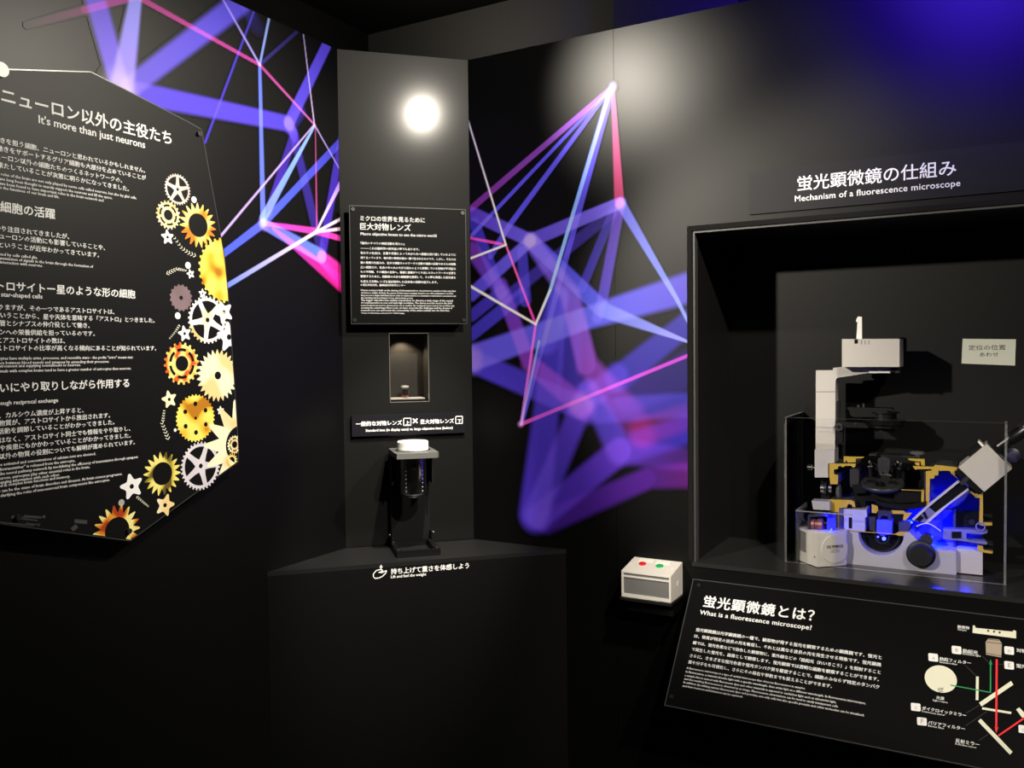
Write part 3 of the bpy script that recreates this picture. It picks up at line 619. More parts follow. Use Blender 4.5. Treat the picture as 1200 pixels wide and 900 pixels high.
# lens sign plate
sp = root('sign_plate', cl(.19, .006, 1.27), 'small dark strip sign with white Japanese lettering between the lit window and the large lens', 'sign')
slab('plate', .022, .360, .001, .012, 1.2675, 1.3285, M['panel2'], sp, .0006)
T = Print(FR_C(.012))
T.line('一般的な対物レンズ', (417,499.2), (471,497), bold=.023, res=3)
T.line('×', (483.5,498), (488.5,497.8), bold=.020, em=.034, res=3)
T.line('巨大対物レンズ', (493,496.5), (532,495), bold=.023, res=3)
T.line('Standard lens (in display case) vs. large objective lens (below)', (428.5,506), (530.5,502.5), bold=.023, res=2)
T.line('上', (475,497.6), (480,497.4), bold=.020, res=2); T.line('下', (536,495.3), (540.5,495.1), bold=.020, res=2)
for x0, x1, y0, y1 in ((473,481.5,490.2,498.6), (534,541.8,488,496.4)):
    for a, b in (((x0,y0),(x1,y0-.2)), ((x1,y0-.2),(x1,y1-.2)), ((x1,y1-.2),(x0,y1)), ((x0,y1),(x0,y0))): T.stroke(a, b, .8)
T.build('printed_lettering', M['ink'], sp)
# large lens display stand
WF = .177
def cu(x, y, w=WF): return (C(x, y, w)-CO).dot(CE)
u0, u1 = cu(465.5, 650), cu(516.5, 650)
zt, zb = C(464, 532, WF).z, C(464.5, 538.5, WF).z
st = root('lens_stand', cl((u0+u1)/2, .1, .9405), 'black metal stand holding the large chrome lens in front of the grey column', 'stand')
bm = bmesh.new()
# base frame: four bars
cbox(bm, u0, u1, WF-.012, WF, .941, .957); cbox(bm, u0, u0+.014, .02, WF-.012, .941, .957); cbox(bm, u1-.014, u1, .02, WF-.012, .941, .957); cbox(bm, u0+.014, u1-.014, .02, .034, .941, .957)
bevel(bm, .0012, 1); from_bm('base_frame', bm, M['anod'], st)
for u in (u0+.007, u1-.007):
    for w in (.15, .05): cyl('bolt', cl(u, w, .957), UP, .004, .003, M['steel'], st, 16)
lensc = ((u0+u1)/2-.002, .104)
# top plate with a round hole
pw0, pw1 = .020, WF
nseg = 48; bm = bmesh.new(); hr = .042
inner = []; outer = []
for i in range(nseg):
    a = 2*math.pi*i/nseg; ca, sa = math.cos(a), math.sin(a)
    hu = (u1-lensc[0]) if ca > 0 else (lensc[0]-u0); hw = (pw1-lensc[1]) if sa > 0 else (lensc[1]-pw0)
    t = min(hu/abs(ca) if abs(ca) > 1e-6 else 9, hw/abs(sa) if abs(sa) > 1e-6 else 9)
    inner.append((lensc[0]+hr*ca, lensc[1]+hr*sa)); outer.append((lensc[0]+t*ca, lensc[1]+t*sa))
for z_, fl in ((zt, 0), (zb, 1)):
    I = [bm.verts.new(cl(a, b, z_)) for a, b in inner]; O_ = [bm.verts.new(cl(a, b, z_)) for a, b in outer]
    for i in range(nseg): bm.faces.new((I[i], O_[i], O_[(i+1) % nseg], I[(i+1) % nseg]))
    if fl:
        for i in range(nseg):
            bm.faces.new((pI[i], pI[(i+1) % nseg], I[(i+1) % nseg], I[i])); bm.faces.new((pO[i], pO[(i+1) % nseg], O_[(i+1) % nseg], O_[i]))
    pI, pO = I, O_
from_bm('top_plate', bm, mat('satin_plate', (.10,.10,.095), .4), st)
slab('back_plate', u0+.004, u1-.004, .001, .030, .957, zb, M['deep'], st, .0008)
for u in (u0+.001, u1-.005):
    slab('side_flange', u, u+.004, .032, .085, zb-.085, zb, M['deep'], st, .0006)
    slab('gusset', u, u+.004, .032, .060, .957, .985, M['anod'], st, .0006)
    cyl('bolt', cl(u+.002+(.004 if u > .2 else -.004), .046, .978), CE*(1 if u > .2 else -1), .005, .004, M['dmetal'], st, 16)
slab('guide_block', u0+.012, u0+.030, .055, .10, zb-.062, zb-.012, M['anod2'], st, .001)
# the big lens
bl = root('objective_lens', cl(lensc[0], lensc[1], zt), 'large chrome objective lens with a bright white cap hanging through its black stand', 'lens')
lc = cl(lensc[0], lensc[1], 0)
zl = C(487, 583, lensc[1]+.03).z
rl_ = .0375
lathe('barrel', lc, UP, [(.0, zl-.003), (.018, zl-.003), (.020, zl), (.030, zl+.002), (rl_-.003, zl+.006), (rl_, zl+.010), (rl_, zb-.002), (rl_+.0035, zb), (rl_+.0035, zt), (.050, zt+.0005), (.050, zt+.003), (.044, zt+.004)], M['chrome'], bl, 64)
lathe('white_cap', lc, UP, [(.0445, zt+.0045), (.0445, zt+.025), (.042, zt+.0275), (0, zt+.0280)], M['white'], bl, 64)
bm = bmesh.new()
for ph, n0 in ((-2.30, 8), (-.95, 8)):
    for i in range(8):
        z_ = zl+.018+i*(zb-zl-.035)/7; v = CE*math.cos(ph)+CM*-math.sin(ph)
        add_cyl(bm, lc+UP*z_+v*(rl_-.0006), v, .0011, .0010, 8)
o_ = from_bm('scale_dots', bm, M['ink'], bl); o_['kind'] = 'stuff'
# plinth filling the corner below the column
pl = root('display_plinth', cl(.19, .1, 0), 'wide black corner plinth under the lens stand with lifting hand lettering on its front', 'plinth')
WPL = .223
a = CO+CM*WPL
pA = Vector((WALL_X+.001, 0, 0)); tA = (pA.x-a.x)/CE.x; pA = a+CE*tA
tB = (WALL_Y-.002-a.y)/CE.y; pB = a+CE*tB
plan = [pA, pB, Vector((-1.372, WALL_Y-.002, 0)), Vector((WALL_X+.001, 1.922, 0))]
prism('body', [p.copy() for p in plan], (0, 0, .928), M['plinth'], pl, .0006)
top = [p+UP*.9285 for p in plan]
tp = prism('worktop', top, (0, 0, .0115), M['black'], pl, .0012)
FPN = (CE, UP, CM, lambda x, y: C(x, y, WPL))
T = Print(FPN, .0008)
T.line('持ち上げて重さを体感しよう', (458,672.5), (549.5,665), bold=.023, res=3)
T.line('Lift and feel the weight', (458,677.5), (499.5,674.3), bold=.023, res=2)
hand = [(437.5,672.5),(441,668.5),(445.5,667.2),(449,668.3),(446,670.2),(443.5,670.6),(447.5,671),(453,668.4),(452,671.4),(448,675.5),(444,677.2),(439.5,677.8),(437.5,675.5),(437.5,672.5)]
for p, q in zip(hand, hand[1:]): T.stroke(p, q, 1.1)
T.stroke((446.5,665.5), (446.5,667.3-1.2), .9); T.stroke((444.8,664.6), (448.3,664.4), 1.2); T.stroke((446.5,662.2), (446.5,667), 1.2)
T.poly([(446.5,661.6), (448.6,664.6), (444.6,664.8)])
T.build('printed_lettering', M['ink'], pl)


# ================================================================== CONTROL BOX ON BRACKET
bx0, bx1, by0, by1 = -.856, -.7195, 2.1024, WALL_Y-.002
bz0, bzf, bzb = .8555, .9245, .941
br = root('shelf_bracket', ((bx0+bx1)/2, 2.15, .80), 'small black wall bracket under the ivory button box', 'bracket')
box('shelf', (bx0-.003, by0-.006, bz0-.008), (bx1+.003, by1, bz0-.0008), M['black'], br, .0006)
box('body', (bx0+.004, by0+.03, bz0-.045), (bx1-.004, by1, bz0-.008), M['plinth'], br, .0006)
cb = root('button_box', ((bx0+bx1)/2, 2.15, bz0), 'ivory box with one red and one green push button on a bracket by the case', 'control box')
prof = [(by0, bz0), (by1, bz0), (by1, bzb), (by0+.004, bzf)]
prof = [(by0, bz0), (by1, bz0), (by1, bzb), (by0, bzf)]
prism('side_plate', [Vector((bx0, y, z)) for y, z in prof], (.0055, 0, 0), M['cream'], cb, .001)
prism('side_plate', [Vector((bx1-.0055, y, z)) for y, z in prof], (.0055, 0, 0), M['cream'], cb, .001)
prism('housing', [Vector((bx0+.0055, y, z)) for y, z in ((by0+.003, bz0+.0005), (by1-.001, bz0+.0005), (by1-.001, bzb-.002), (by0+.003, bzf-.002))], (bx1-bx0-.011, 0, 0), M['boxgrey'], cb)
sx0, sx1 = bx0+.0055, bx1-.0055
for z0, z1, mm in ((bz0, bz0+.009, M['cream']), (bzf-.016, bzf-.0115, M['cream']), (bzf-.0045, bzf, M['cream2'])):
    box('front_rail', (sx0, by0, z0), (sx1, by0+.004, z1), mm, cb, .0004)
nb = Vector((0, -(bzb-bzf), by1-by0)).normalized(); sb = Vector((0, by1-by0, bzb-bzf)).normalized()
lenb = math.hypot(by1-by0, bzb-bzf)
o0 = Vector((sx0, by0, bzf))-nb*.0035
obox('top_plate', o0, (sx1-sx0, 0, 0), sb*lenb, nb*.0035, M['cream'], cb, .0004)
def top_pt(x, y): return hit(x, y, nb, nb.dot(Vector((0, by0, bzf))))
p1, p2 = top_pt(753, 661.3), top_pt(773, 663.9)
for p, mm, nm in ((p1, M['red'], 'red'), (p2, M['green'], 'green')):
    b_ = cyl('button', p, nb, .0095, .0035, mm, cb, 32, bev=.0008)
    tag(b_, nm+' round push button')
for x_, y_ in ((758.2,656.8), (777.8,659.6)):
    p = top_pt(x_, y_)
    obox('label_plate', p-Vector((.021,0,0))-sb*.011+nb*.0002, (.041,0,0), sb*.020, nb*.001, M['white'], cb, .0003)
for x_, y_ in ((738.5,660.3), (787.8,666)):
    cyl('screw', top_pt(x_, y_), nb, .0035, .0006, M['cream2'], cb, 20)
pe = hit(794.5, 684.5, NL, bx1); cyl('side_cap', pe-Vector((.001,0,0)), (1,0,0), .0085, .0022, M['cream'], cb, 28, bev=.0006)

# ================================================================== HEADER SIGN
hs = root('header_sign', (-.25, WALL_Y, 1.85), 'long dark sign about the mechanism of a fluorescence microscope, above the display case', 'sign')
box('board', (-.539, WALL_Y-.006, 1.8495), (.075, WALL_Y-.0006, 1.9565), M['panel2'], hs, .0006)
T = Print(FR_R(WALL_Y-.006))
T.line('蛍光顕微鏡の仕組み', (934.5,222.5), (1120.5,205), bold=.010, res=4)
T.line('Mechanism of a fluorescence microscope', (931.5,236.3), (1125.5,217), bold=.012, res=4, track=1.06)
T.build('printed_lettering', M['ink'], hs, None)

# ================================================================== DISPLAY CASE
BACK = 2.545
dc = root('display_case', ((CX0+CX1)/2, 2.35, CZ0), 'large black recessed display case in the right wall holding the cutaway microscope', 'display case')
box('back_panel', (CX0-.01, BACK, CZ0-.02), (CX1+.01, BACK+.02, CZ1+.01), M['caseback'], dc)
box('side_panel', (CX0-.02, WALL_Y+.0305, CZ0-.02), (CX0+.004, BACK, CZ1+.01), M['black'], dc)
box('side_panel', (CX1-.004, WALL_Y+.0305, CZ0-.02), (CX1+.02, BACK, CZ1+.01), M['black'], dc)
box('top_panel', (CX0, WALL_Y+.0305, CZ1-.004), (CX1, BACK, CZ1+.02), M['black'], dc)
box('base_shelf', (CX0-.003, WALL_Y-.004, CZ0-.0115), (CX1+.003, BACK, CZ0-.0005), mat('gloss_black_shelf', (.02,.02,.02), .22), dc, .0008)
fw = .006
bm = bmesh.new()
add_box(bm, (CX0-.0125, WALL_Y-.004, CZ0), (.0125,0,0), (0,.03,0), (0,0,CZ1-CZ0+.0125)); add_box(bm, (CX0, WALL_Y-.004, CZ1), (CX1-CX0,0,0), (0,.03,0), (0,0,.0125))
for f in bm.faces: f.material_index = 0
from_bm('outer_frame', bm, M['deep'], dc)
bm = bmesh.new()
add_box(bm, (CX0, WALL_Y+.002, CZ0), (fw,0,0), (0,.026,0), (0,0,CZ1-CZ0)); add_box(bm, (CX0+fw, WALL_Y+.002, CZ1-fw), (CX1-CX0-fw,0,0), (0,.026,0), (0,0,fw))
from_bm('inner_frame', bm, mat('dark_grey_frame', (.045,.045,.045), .45), dc)

# ================================================================== CUTAWAY MICROSCOPE
BZ = CZ0
ms = root('microscope', (-.22, 2.42, BZ), 'grey cutaway inverted microscope with yellow cut faces lit blue inside, standing in the display case', 'microscope')
YC = 2.37
def S(x, y, Y=YC): return R(x, y, Y)
def pp(name, px, y0, y1, m, parent=ms, bev=0):
    """profile given in px on the plane y0, extruded back to y1"""
    pts = [S(x, y, y0) for x, y in px]
    return prism(name, pts, (0, y1-y0, 0), m, parent, bev)
CR5 = lambda pts: [(960+x/6.43, 520+y/6.43) for x, y in pts]
RG2 = lambda pts: [(1050+x/6.43, 540+y/6.43) for x, y in pts]
CR7 = lambda pts: [(930+x/8.57, 480+y/8.57) for x, y in pts]
C6 = lambda pts: [(940+x/8.57, 360+y/8.57) for x, y in pts]
# lamp housing, front left
h1, h2, h3 = (Z(*q, BZ+.001) for q in ((935.8,656.4), (957.9,664.6), (991.8,662.3)))
ht = hit(957.9, 624.9, NR, h2.y).z
back = Vector((0, .10, 0))
hb = Vector((h1.x+.005, 2.46, h1.z)); hc = Vector((h3.x, 2.40, h3.z))
lh = prism('lamp_housing', [h1, h2, h3, hc, hb], (0, 0, ht-BZ-.001), M['grey'], ms, .0008)
# louvres on the left face
d12 = (h2-h1).normalized(); n12 = Vector((-abs(d12.y), d12.x*-1, 0)).normalized()
n12 = UP.cross(d12).normalized(); n12 = n12 if n12.dot(CAM-h1) > 0 else -n12
bm = bmesh.new()
for i in range(12):
    z_ = ht-.009-i*.0044
    add_box(bm, h1+d12*.005+UP*(z_-h1.z)+n12*.0001, d12*.027-UP*.0022, n12*.0006, UP*.0026)
o_ = from_bm('louvre', bm, M['deep'], lh)
cyl('screw', hit(954.8, 652.5, n12, n12.dot(h1)), n12, .0022, .0008, M['dmetal'], lh, 12)
# round badge
d23 = (h3-h2).normalized(); n23 = d23.cross(UP).normalized(); n23 = n23 if n23.dot(CAM-h2) > 0 else -n23
FB = (d23, UP, n23, lambda x, y: hit(x, y, n23, n23.dot(h2)+.003))
bc = hit(977.6, 643.2, n23, n23.dot(h2))
bd = cyl('round_badge', bc-n23*.001, n23, .0368, .004, M['grey'], ms, 56, bev=.0012)
T = Print(FB, .0004)
T.line('OLYMPUS', (968.6,642.8), (987.8,639.5), bold=.035, res=3, track=1.0)
T.build('printed_lettering', M['dark_ink'], ms)
T = Print(FB, .0004); T.line('IX70', (973.5,648), (983.5,646.5), bold=.0, res=3); T.build('model_lettering', M['line'], ms)
# main base
base_px = [(992,623), (1005.9,624)] + [(1032.4+26.6*math.cos(math.pi-math.pi*i/20), 626.2+24.6*math.sin(math.pi-math.pi*i/20)+1.4*(i/10-1)) for i in range(1, 20)] + [(1059,627.5), (1066,624), (1073,631), (1082,640), (1094.5,643.8), (1120.4,645.6), (1120.6,674.7), (1060,668.3), (999.5,661.8), (992,660.5)]
pp('base', base_px, YC-.012, YC+.11, M['grey2'], ms, .0006)
pp('rear_base', [(1120.7,642.6), (1146,645), (1151.5,646), (1151.5,674), (1120.7,671.0)], YC+.005, YC+.11, M['grey'], ms, .0006)
pp('base_recess', [(1003,622), (1062,625), (1062,655), (1003,652)], YC+.03, YC+.032, M['deep'])
tube('focus_ring', [S(1033+21*math.cos(math.pi*t/12), 627+19*math.sin(math.pi*t/12), YC+.02) for t in range(13)], .0012, M['anod2'], ms, 6)
tube('focus_ring', [S(1034+8*math.cos(math.pi*t/12), 628+9*math.sin(math.pi*t/12), YC+.01) for t in range(13)], .0012, M['anod2'], ms, 6)
tube('gilt_edge', [S(993, 622.0, YC-.012), S(1030, 624.6, YC-.012), S(1059, 627, YC-.012)], .0011, M['yellow'], ms, 6)
# yellow section faces, each backed by the dark casting behind it
YEL = [
 CR5([(75,150),(275,150),(272,172),(258,182),(240,168),(195,166),(180,178),(160,168),(142,172),(140,190),(110,195),(112,230),(142,236),(140,305),(85,305),(75,240)]),
 CR5([(185,95),(340,100),(330,108),(275,112),(275,140),(215,142),(203,122),(196,140),(185,138)]),
 CR5([(80,420),(240,425),(265,438),(272,475),(250,478),(245,458),(215,455),(208,482),(150,485),(150,640),(122,632),(120,520),(80,500)]),
 CR5([(395,455),(440,470),(445,500),(430,525),(395,520)]),
 CR5([(665,110),(795,115),(795,165),(770,165),(765,135),(720,130),(680,125)]),
 CR5([(720,140),(755,142),(755,166),(730,160)]),
 CR5([(545,502),(640,505),(650,520),(640,530),(545,528)]),
 CR5([(640,520),(700,522),(668,560),(650,578),(630,576)]),
 CR5([(565,682),(600,664),(690,664),(700,690),(640,696),(600,694)]),
 RG2([(125,40),(285,45),(290,32),(345,35),(460,50),(465,80),(440,104),(465,135),(415,95),(405,75),(320,75),(318,110),(290,110),(290,132),(255,136),(250,332),(225,332),(225,80),(268,73),(268,63),(160,63),(145,68)]),
 RG2([(545,215),(600,250),(655,235),(655,465),(725,465),(725,487),(650,490),(625,480),(632,280),(600,277),(560,238)]),
 RG2([(612,635),(655,645),(660,672),(730,680),(728,700),(665,692),(612,668)]),
]
for i, P_ in enumerate(YEL):
    pp('cut_face', P_, YC, YC+.003, M['yellow'])
    if i in (0, 2, 9, 10, 11):
        pts = [S(x, y, YC)+Vector((0,.003,0)) for x, y in P_]
        prism('casting', pts, (0, .12, 0), M['cavity'], ms)
# back of the cavity
pp('cavity_wall', [(978,545), (1086,549), (1087,625), (985,622)], 2.497, 2.50, M['anod'])
pp('blue_lit_chamber_wall', [(1083,550), (1150,556), (1152,650), (1080,645), (1068,640), (1058,600), (1083,590)], 2.455, 2.458, M['chamber'])
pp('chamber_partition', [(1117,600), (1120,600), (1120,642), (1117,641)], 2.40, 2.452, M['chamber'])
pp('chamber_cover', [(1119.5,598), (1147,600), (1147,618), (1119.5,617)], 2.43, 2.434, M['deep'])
# port ring and screws on the chamber wall
cc = S(1112, 574, 2.453); lathe('port_ring', cc, (0,-1,0), [(.046,0), (.046,.004), (.043,.004), (.043,0), (.046,0)], M['chamber'], ms)
cyl('port_disc', S(1112, 604, 2.453), (0,-1,0), .0155, .003, M['chamber'], ms, 36)
for q in ((1096,607), (1101.5,606)): cyl('screw', S(*q, 2.453), (0,-1,0), .0022, .002, M['steel'], ms, 12)
cyl('port_knob', S(1139, 611, 2.44), (0,-1,0), .007, .012, M['anod2'], ms, 24)
# pillar
pil = C6([(138,635),(310,635),(310,610),(400,600),(885,600),(885,655),(670,660),(400,702),(370,706),(345,718),(335,745)]) + [(978.4,526.6), (955.8,526.6)]
pp('pillar', pil, YC+.012, YC+.062, M['grey'], ms, .0008)
tube('seam', [S(956.2, 459, YC+.0115), S(979, 459, YC+.0115)], .0007, M['line'], ms, 5)
pp('pillar_bracket', [(954.7,526.9), (978,526.9), (978,542.5), (970.3,543.1), (970.3,559.5), (954.7,559.5)], YC+.002, YC+.066, M['grey'], ms, .001)
cyl('round_cover', S(961.5, 540.5, YC+.003), (0,-1,0), .0125, .0022, M['grey'], ms, 32, bev=.0006)
pp('rack_strip', [(980,470), (983.5,470), (983.5,500), (980,500)], YC+.03, YC+.05, M['anod2'])
lathe('side_knob', S(955, 548, YC+.03), (-1,0,0), [(.004,0), (.004,.006), (.009,.008), (.009,.018), (.006,.020)], M['steel'], ms, 28)
# lamp head
pp('lamp_head', C6([(400,320),(978,317),(978,600),(400,600)]), YC-.03, YC+.075, M['grey'], ms, .0014)
pp('head_slot', C6([(525,322),(560,322),(560,366),(525,366)]), YC-.0306, YC-.028, M['deep'])
for x_ in (1009.6, 1013.8, 1018.2): pp('head_vent', [(x_-.5,398.8), (x_+.5,398.8), (x_+.5,403.6), (x_-.5,403.6)], YC-.0306, YC-.028, M['line'])
pp('handle', C6([(545,318),(555,150),(540,145),(545,120),(560,95),(598,95),(600,110),(600,318)]), YC-.006, YC+.004, M['white'], ms, .0006)
pp('filter_slide', C6([(670,635),(885,635),(885,662),(670,662)]), YC+.004, YC+.012, M['white'], ms, .0006)
pp('slide_end', C6([(890,602),(985,602),(975,662),(935,660),(925,640),(895,655)]), YC+.0, YC+.05, M['dmetal'], ms)
# condenser, all black
CZ_ = lambda pts: [(960+x/7.5, 450+y/7.5) for x, y in pts]
cylc = S(1032, 478, YC+.04)
lathe('condenser', S(1036, 505, YC+.035), UP, [(.026,0), (.026,.008), (.045,.010), (.045,.016), (.050,.018), (.052,.030), (.030,.032), (.030,.046), (.036,.047), (.036,.050), (.0,.050)], M['anod'], ms)
pp('condenser_arm', CZ_([(245,205),(640,215),(640,232),(600,238),(590,290),(300,290),(270,270),(265,235),(245,215)]), YC+.01, YC+.06, M['anod'], ms, .0006)
pp('condenser_mount', CZ_([(140,330),(430,345),(430,390),(210,385),(205,520),(150,530)]), YC+.008, YC+.03, M['anod'], ms, .0006)
cyl('condenser_knob', S(983.2, 500.3, YC+.008), (0,-1,0), .0105, .008, M['anod2'], ms, 28, bev=.001)
cyl('knob_hub', S(983.2, 500.3, YC), (0,-1,0), .0035, .002, M['deep'], ms, 16)
cyl('screw', S(1003, 496.5, YC+.008), (0,-1,0), .003, .003, M['steel'], ms, 16); cyl('screw', S(1044.5, 499.2, YC+.008), (0,-1,0), .002, .003, M['steel'], ms, 12)
cyl('arm_stud', S(1006, 479, YC+.03), UP, .004, .010, M['anod2'], ms, 16); cyl('arm_stud', S(1012, 479, YC+.03), UP, .003, .014, M['anod2'], ms, 16)
# nosepiece and objectives
nc = S(1034, 566.5, YC+.035)
tilt = Vector((0, -.30, 1)).normalized(); fwd = Vector((0, -1, -.30)).normalized(); ex = Vector((1, 0, 0))
lathe('nosepiece', nc, tilt, [(.030,-.014), (.046,-.008), (.0535,-.001), (.0535,.003), (.051,.006), (.047,.0065), (.045,.004), (0,.004)], M['anod2'], ms)
topc = nc+tilt*.004
for dx, df in ((-.026,.004), (.026,.004), (-.022,-.03), (.030,-.028)):
    lathe('objective_socket', topc+ex*dx+fwd*df, tilt, [(.0085,.0002), (.0120,.0002), (.0120,.0035), (.0085,.0035), (.0085,.0002)], M['dmetal'], ms, 28)
    cyl('socket_hole', topc+ex*dx+fwd*df+tilt*.0004, tilt, .0084, .0004, M['deep'], ms, 24)
lathe('centre_hub', topc+ex*-.003+fwd*.020, tilt, [(.012,0), (.011,.005), (.005,.009), (0,.0095)], M['anod'], ms, 28)
cyl('hub_pin', topc+ex*-.003+fwd*.020+tilt*.009, tilt, .003, .002, M['steel'], ms, 14)
for dx, hd in ((-.030, 0), (.032, 1)):
    b0 = topc+ex*dx+fwd*-.028
    ax_ = (UP+ex*(.10 if hd else -.08)).normalized()
    lathe('objective', b0, ax_, [(.0105,0), (.0105,.024), (.0140,.025), (.0140,.031), (.0105,.033), (.0095,.038)], M['anod'], ms, 32)
    lathe('objective_tip', b0, ax_, ([(.0115,.0335), (.0120,.040), (.0095,.046), (0,.047)] if hd else [(.008,.0335), (.0035,.044), (0,.045)]), M['steel'], ms, 28)
    lathe('objective_ring', b0, ax_, [(.0141,.0255), (.0147,.0265), (.0147,.0290), (.0141,.0305), (.0141,.0255)], M['dmetal'], ms, 28)
shield = [(1029,549), (1028.5,538), (1031,536), (1035,534.6), (1039,536), (1043,538), (1042.5,549), (1041,555), (1037,556), (1035,552.5), (1033,556), (1030,555)]
pp('objective_plate', shield, YC+.015, YC+.022, M['anod2'], ms, .0006)
T = Print(FR_R(YC+.015))
for y_ in (540.4, 543.4, 546, 548.4, 550.6): T.stroke((1032,y_), (1040,y_+.2), .6)
T.build('engraving', M['dark_ink'], ms, True)
# stage slides / thin bright stage plates
pp('stage_plate', CR5([(375,78),(430,80),(428,92),(375,90)]), YC, YC+.05, M['anod2']); pp('stage_plate', CR5([(430,84),(620,90),(620,98),(430,92)]), YC+.03, YC+.09, M['dmetal']); pp('stage_plate', CR5([(620,92),(740,100),(740,106),(620,100)]), YC, YC+.06, M['anod2'])
lathe('stage_knob', S(1075, 536.5, YC+.03), UP, [(.006,0), (.006,.008), (.017,.010), (.017,.015), (.012,.017)], M['lens'], ms, 32)
# turret body under the nosepiece
pp('turret_body', CR5([(262,330),(415,310),(420,340),(560,345),(780,352),(785,440),(640,450),(420,435),(350,430),(345,490),(265,480)]), YC+.03, YC+.10, M['anod'], ms, .001)
bm = bmesh.new()
rim = [(1056.0,574.2), (1082.2,575.2), (1082.2,588.6)]
tube('rim', [S(1056.2,574.0), S(1081.5,575.0), S(1081.8,588.5)], .0012, M['yellow'], ms, 6)
pp('rim_end', CR5([(770,352),(790,355),(790,442),(770,440)]), YC, YC+.03, M['yellow'])
pp('rim_hollow', CR5([(565,358),(768,362),(768,436),(600,448),(565,440)]), YC+.012, YC+.02, M['deep'])
dish = [(1026.5,587), (1040,590), (1056,591.2), (1070,590.5), (1086,587.5), (1085,593.5), (1070,596.8), (1052,597.2), (1036,594.5), (1026.5,590.5)]
pp('curved_dish', dish, YC-.004, YC+.06, M['anod'], ms, .001)
for q in ((1052.3,592.2), (1057.5,592.4)): cyl('screw', S(*q, YC-.004), (0,-1,0), .0013, .001, M['steel'], ms, 10)
pp('lens_mount', CR5([(230,190),(300,180),(298,300),(250,330),(232,320)]), YC+.02, YC+.06, M['anod2'], ms, .001)
pp('lens_cell', CR5([(250,310),(350,300),(352,370),(262,375)]), YC+.01, YC+.05, M['anod'], ms, .001)
lathe('collector_lens', S(981, 576, YC+.03), (1,0,0), [(0,-.004), (.012,-.002), (.021,.004), (.021,.007), (.012,.010), (0,.011)], M['lens'], ms, 32)
for i, (r_, l_) in enumerate(((.014,.010), (.017,.006), (.013,.008))):
    lathe('field_ring', S(962+i*4.6, 572, YC+.03), (1,0,0), [(r_,0), (r_+.001,.001), (r_+.001,l_), (r_,l_+.001)], M['chrome'] if i != 1 else M['dmetal'], ms, 32)
pp('port_sleeve', [(962,559.8), (973,559.8), (973,600), (960,602), (960,590), (962,586)], YC+.04, YC+.07, M['anod'], ms)
cyl('set_screw', S(964.5,561, YC+.03), UP, .004, .006, M['steel'], ms, 14)
# grey metal block
pp('filter_block', CR5([(185,492),(355,498),(360,550),(345,556),(345,662),(185,648)]), YC-.002, YC+.07, M['grey2'], ms, .0008)
pp('block_slot', CR5([(222,555),(248,556),(248,640),(222,636)]), YC-.0026, YC+.0, M['deep'])
pp('violet_filter', CR5([(150,488),(184,490),(184,645),(150,636)]), YC+.004, YC+.05, mat('filter_violet_glass', (.10,.10,.45), .2), ms)
# small module over the housing
pp('module_plate', [(951,587), (972,588), (972.5,598), (953,597)], YC-.02, YC+.02, M['grey2'], ms, .0008)
bm = bmesh.new()
def pbox(bm, q, y0, y1, mi=0): add_prism(bm, [S(x, y, y0) for x, y in q], (0, y1-y0, 0), mi)
pbox(bm, [(946.5,603.5), (972,602), (972,604.5), (949,606)], YC-.05, YC-.01); pbox(bm, [(946.5,603.5), (949.2,606), (949.2,622.5), (946.5,620.5)], YC-.05, YC-.01)
from_bm('module_frame', bm, M['anod2'], ms)
lathe('coil', S(950.5, 614, YC-.03), (1,0,0), [(.012,0), (.018,.002), (.018,.010), (.014,.012), (.014,.016), (.018,.018), (.018,.030), (.012,.032)], M['copper'], ms, 32)
pp('led_block', [(969,603), (979.5,602), (979.5,620), (969,622)], YC-.035, YC-.005, M['chamber'], ms, .001)
BLUE = (0, .004, 1)
for nm, q, Y_, r_, e_ in (('a', (974.3,620.5), YC-.045, .0022, .20), ('b', (968.5,604.5), YC-.045, .0012, .08)):
    p = S(*q, Y_); cyl('led', p, (0,-1,0), r_, .003, M['led'], ms, 16)
    point('blue_led_and_fill', p+Vector((0,-.010,0)), e_, BLUE, .003)
# prism and its holder
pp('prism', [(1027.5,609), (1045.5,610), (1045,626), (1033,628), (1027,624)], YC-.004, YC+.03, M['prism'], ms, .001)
cyl('led', S(1036, 631, YC+.002), (0,-1,0), .0045, .004, M['led'], ms, 20)
cyl('led', S(1029, 629, YC+.0), (0,-1,0), .0020, .003, M['led'], ms, 16)
pp('prism_holder', [(1029,598), (1044,599), (1044.5,609), (1042,610), (1040,605), (1033,604.5), (1031,609), (1028.5,608)], YC-.006, YC+.03, M['anod2'], ms, .0008)
pp('prism_cell', [(1018,606), (1026,606), (1026,624), (1019,621)], YC+.004, YC+.04, M['anod2'], ms, .001)
pp('mirror_block', [(1053,612), (1066,611), (1067,617), (1064,623), (1053,623)], YC+.01, YC+.04, M['chamber'], ms, .001)
# observation tube
tp_ = RG2([(470,145),(545,210),(385,335),(225,475),(120,440),(250,330)])
pp('tube_rail', RG2([(470,145),(482,158),(250,345),(135,452),(120,440),(250,322)]), YC-.008, YC+.004, M['grey'], ms, .0005)
pp('tube_rail', RG2([(545,205),(550,220),(400,330),(232,478),(215,470),(300,390),(385,325)]), YC-.008, YC+.004, M['grey'], ms, .0005)
pp('tube_core', RG2([(478,155),(540,208),(300,392),(250,345)]), YC-.002, YC+.02, M['anod'], ms, .0005)
pp('tube_lens_cell', RG2([(240,345),(300,392),(222,468),(135,450)]), YC-.004, YC+.016, M['barrel'], ms, .0008)
pp('tube_lens', RG2([(205,372),(222,392),(240,430),(228,442),(212,420),(196,385)]), YC-.0065, YC-.003, M['anod'], ms)
pp('tube_lens', RG2([(130,432),(170,400),(212,430),(178,462)]), YC-.0065, YC-.003, M['anod'], ms)
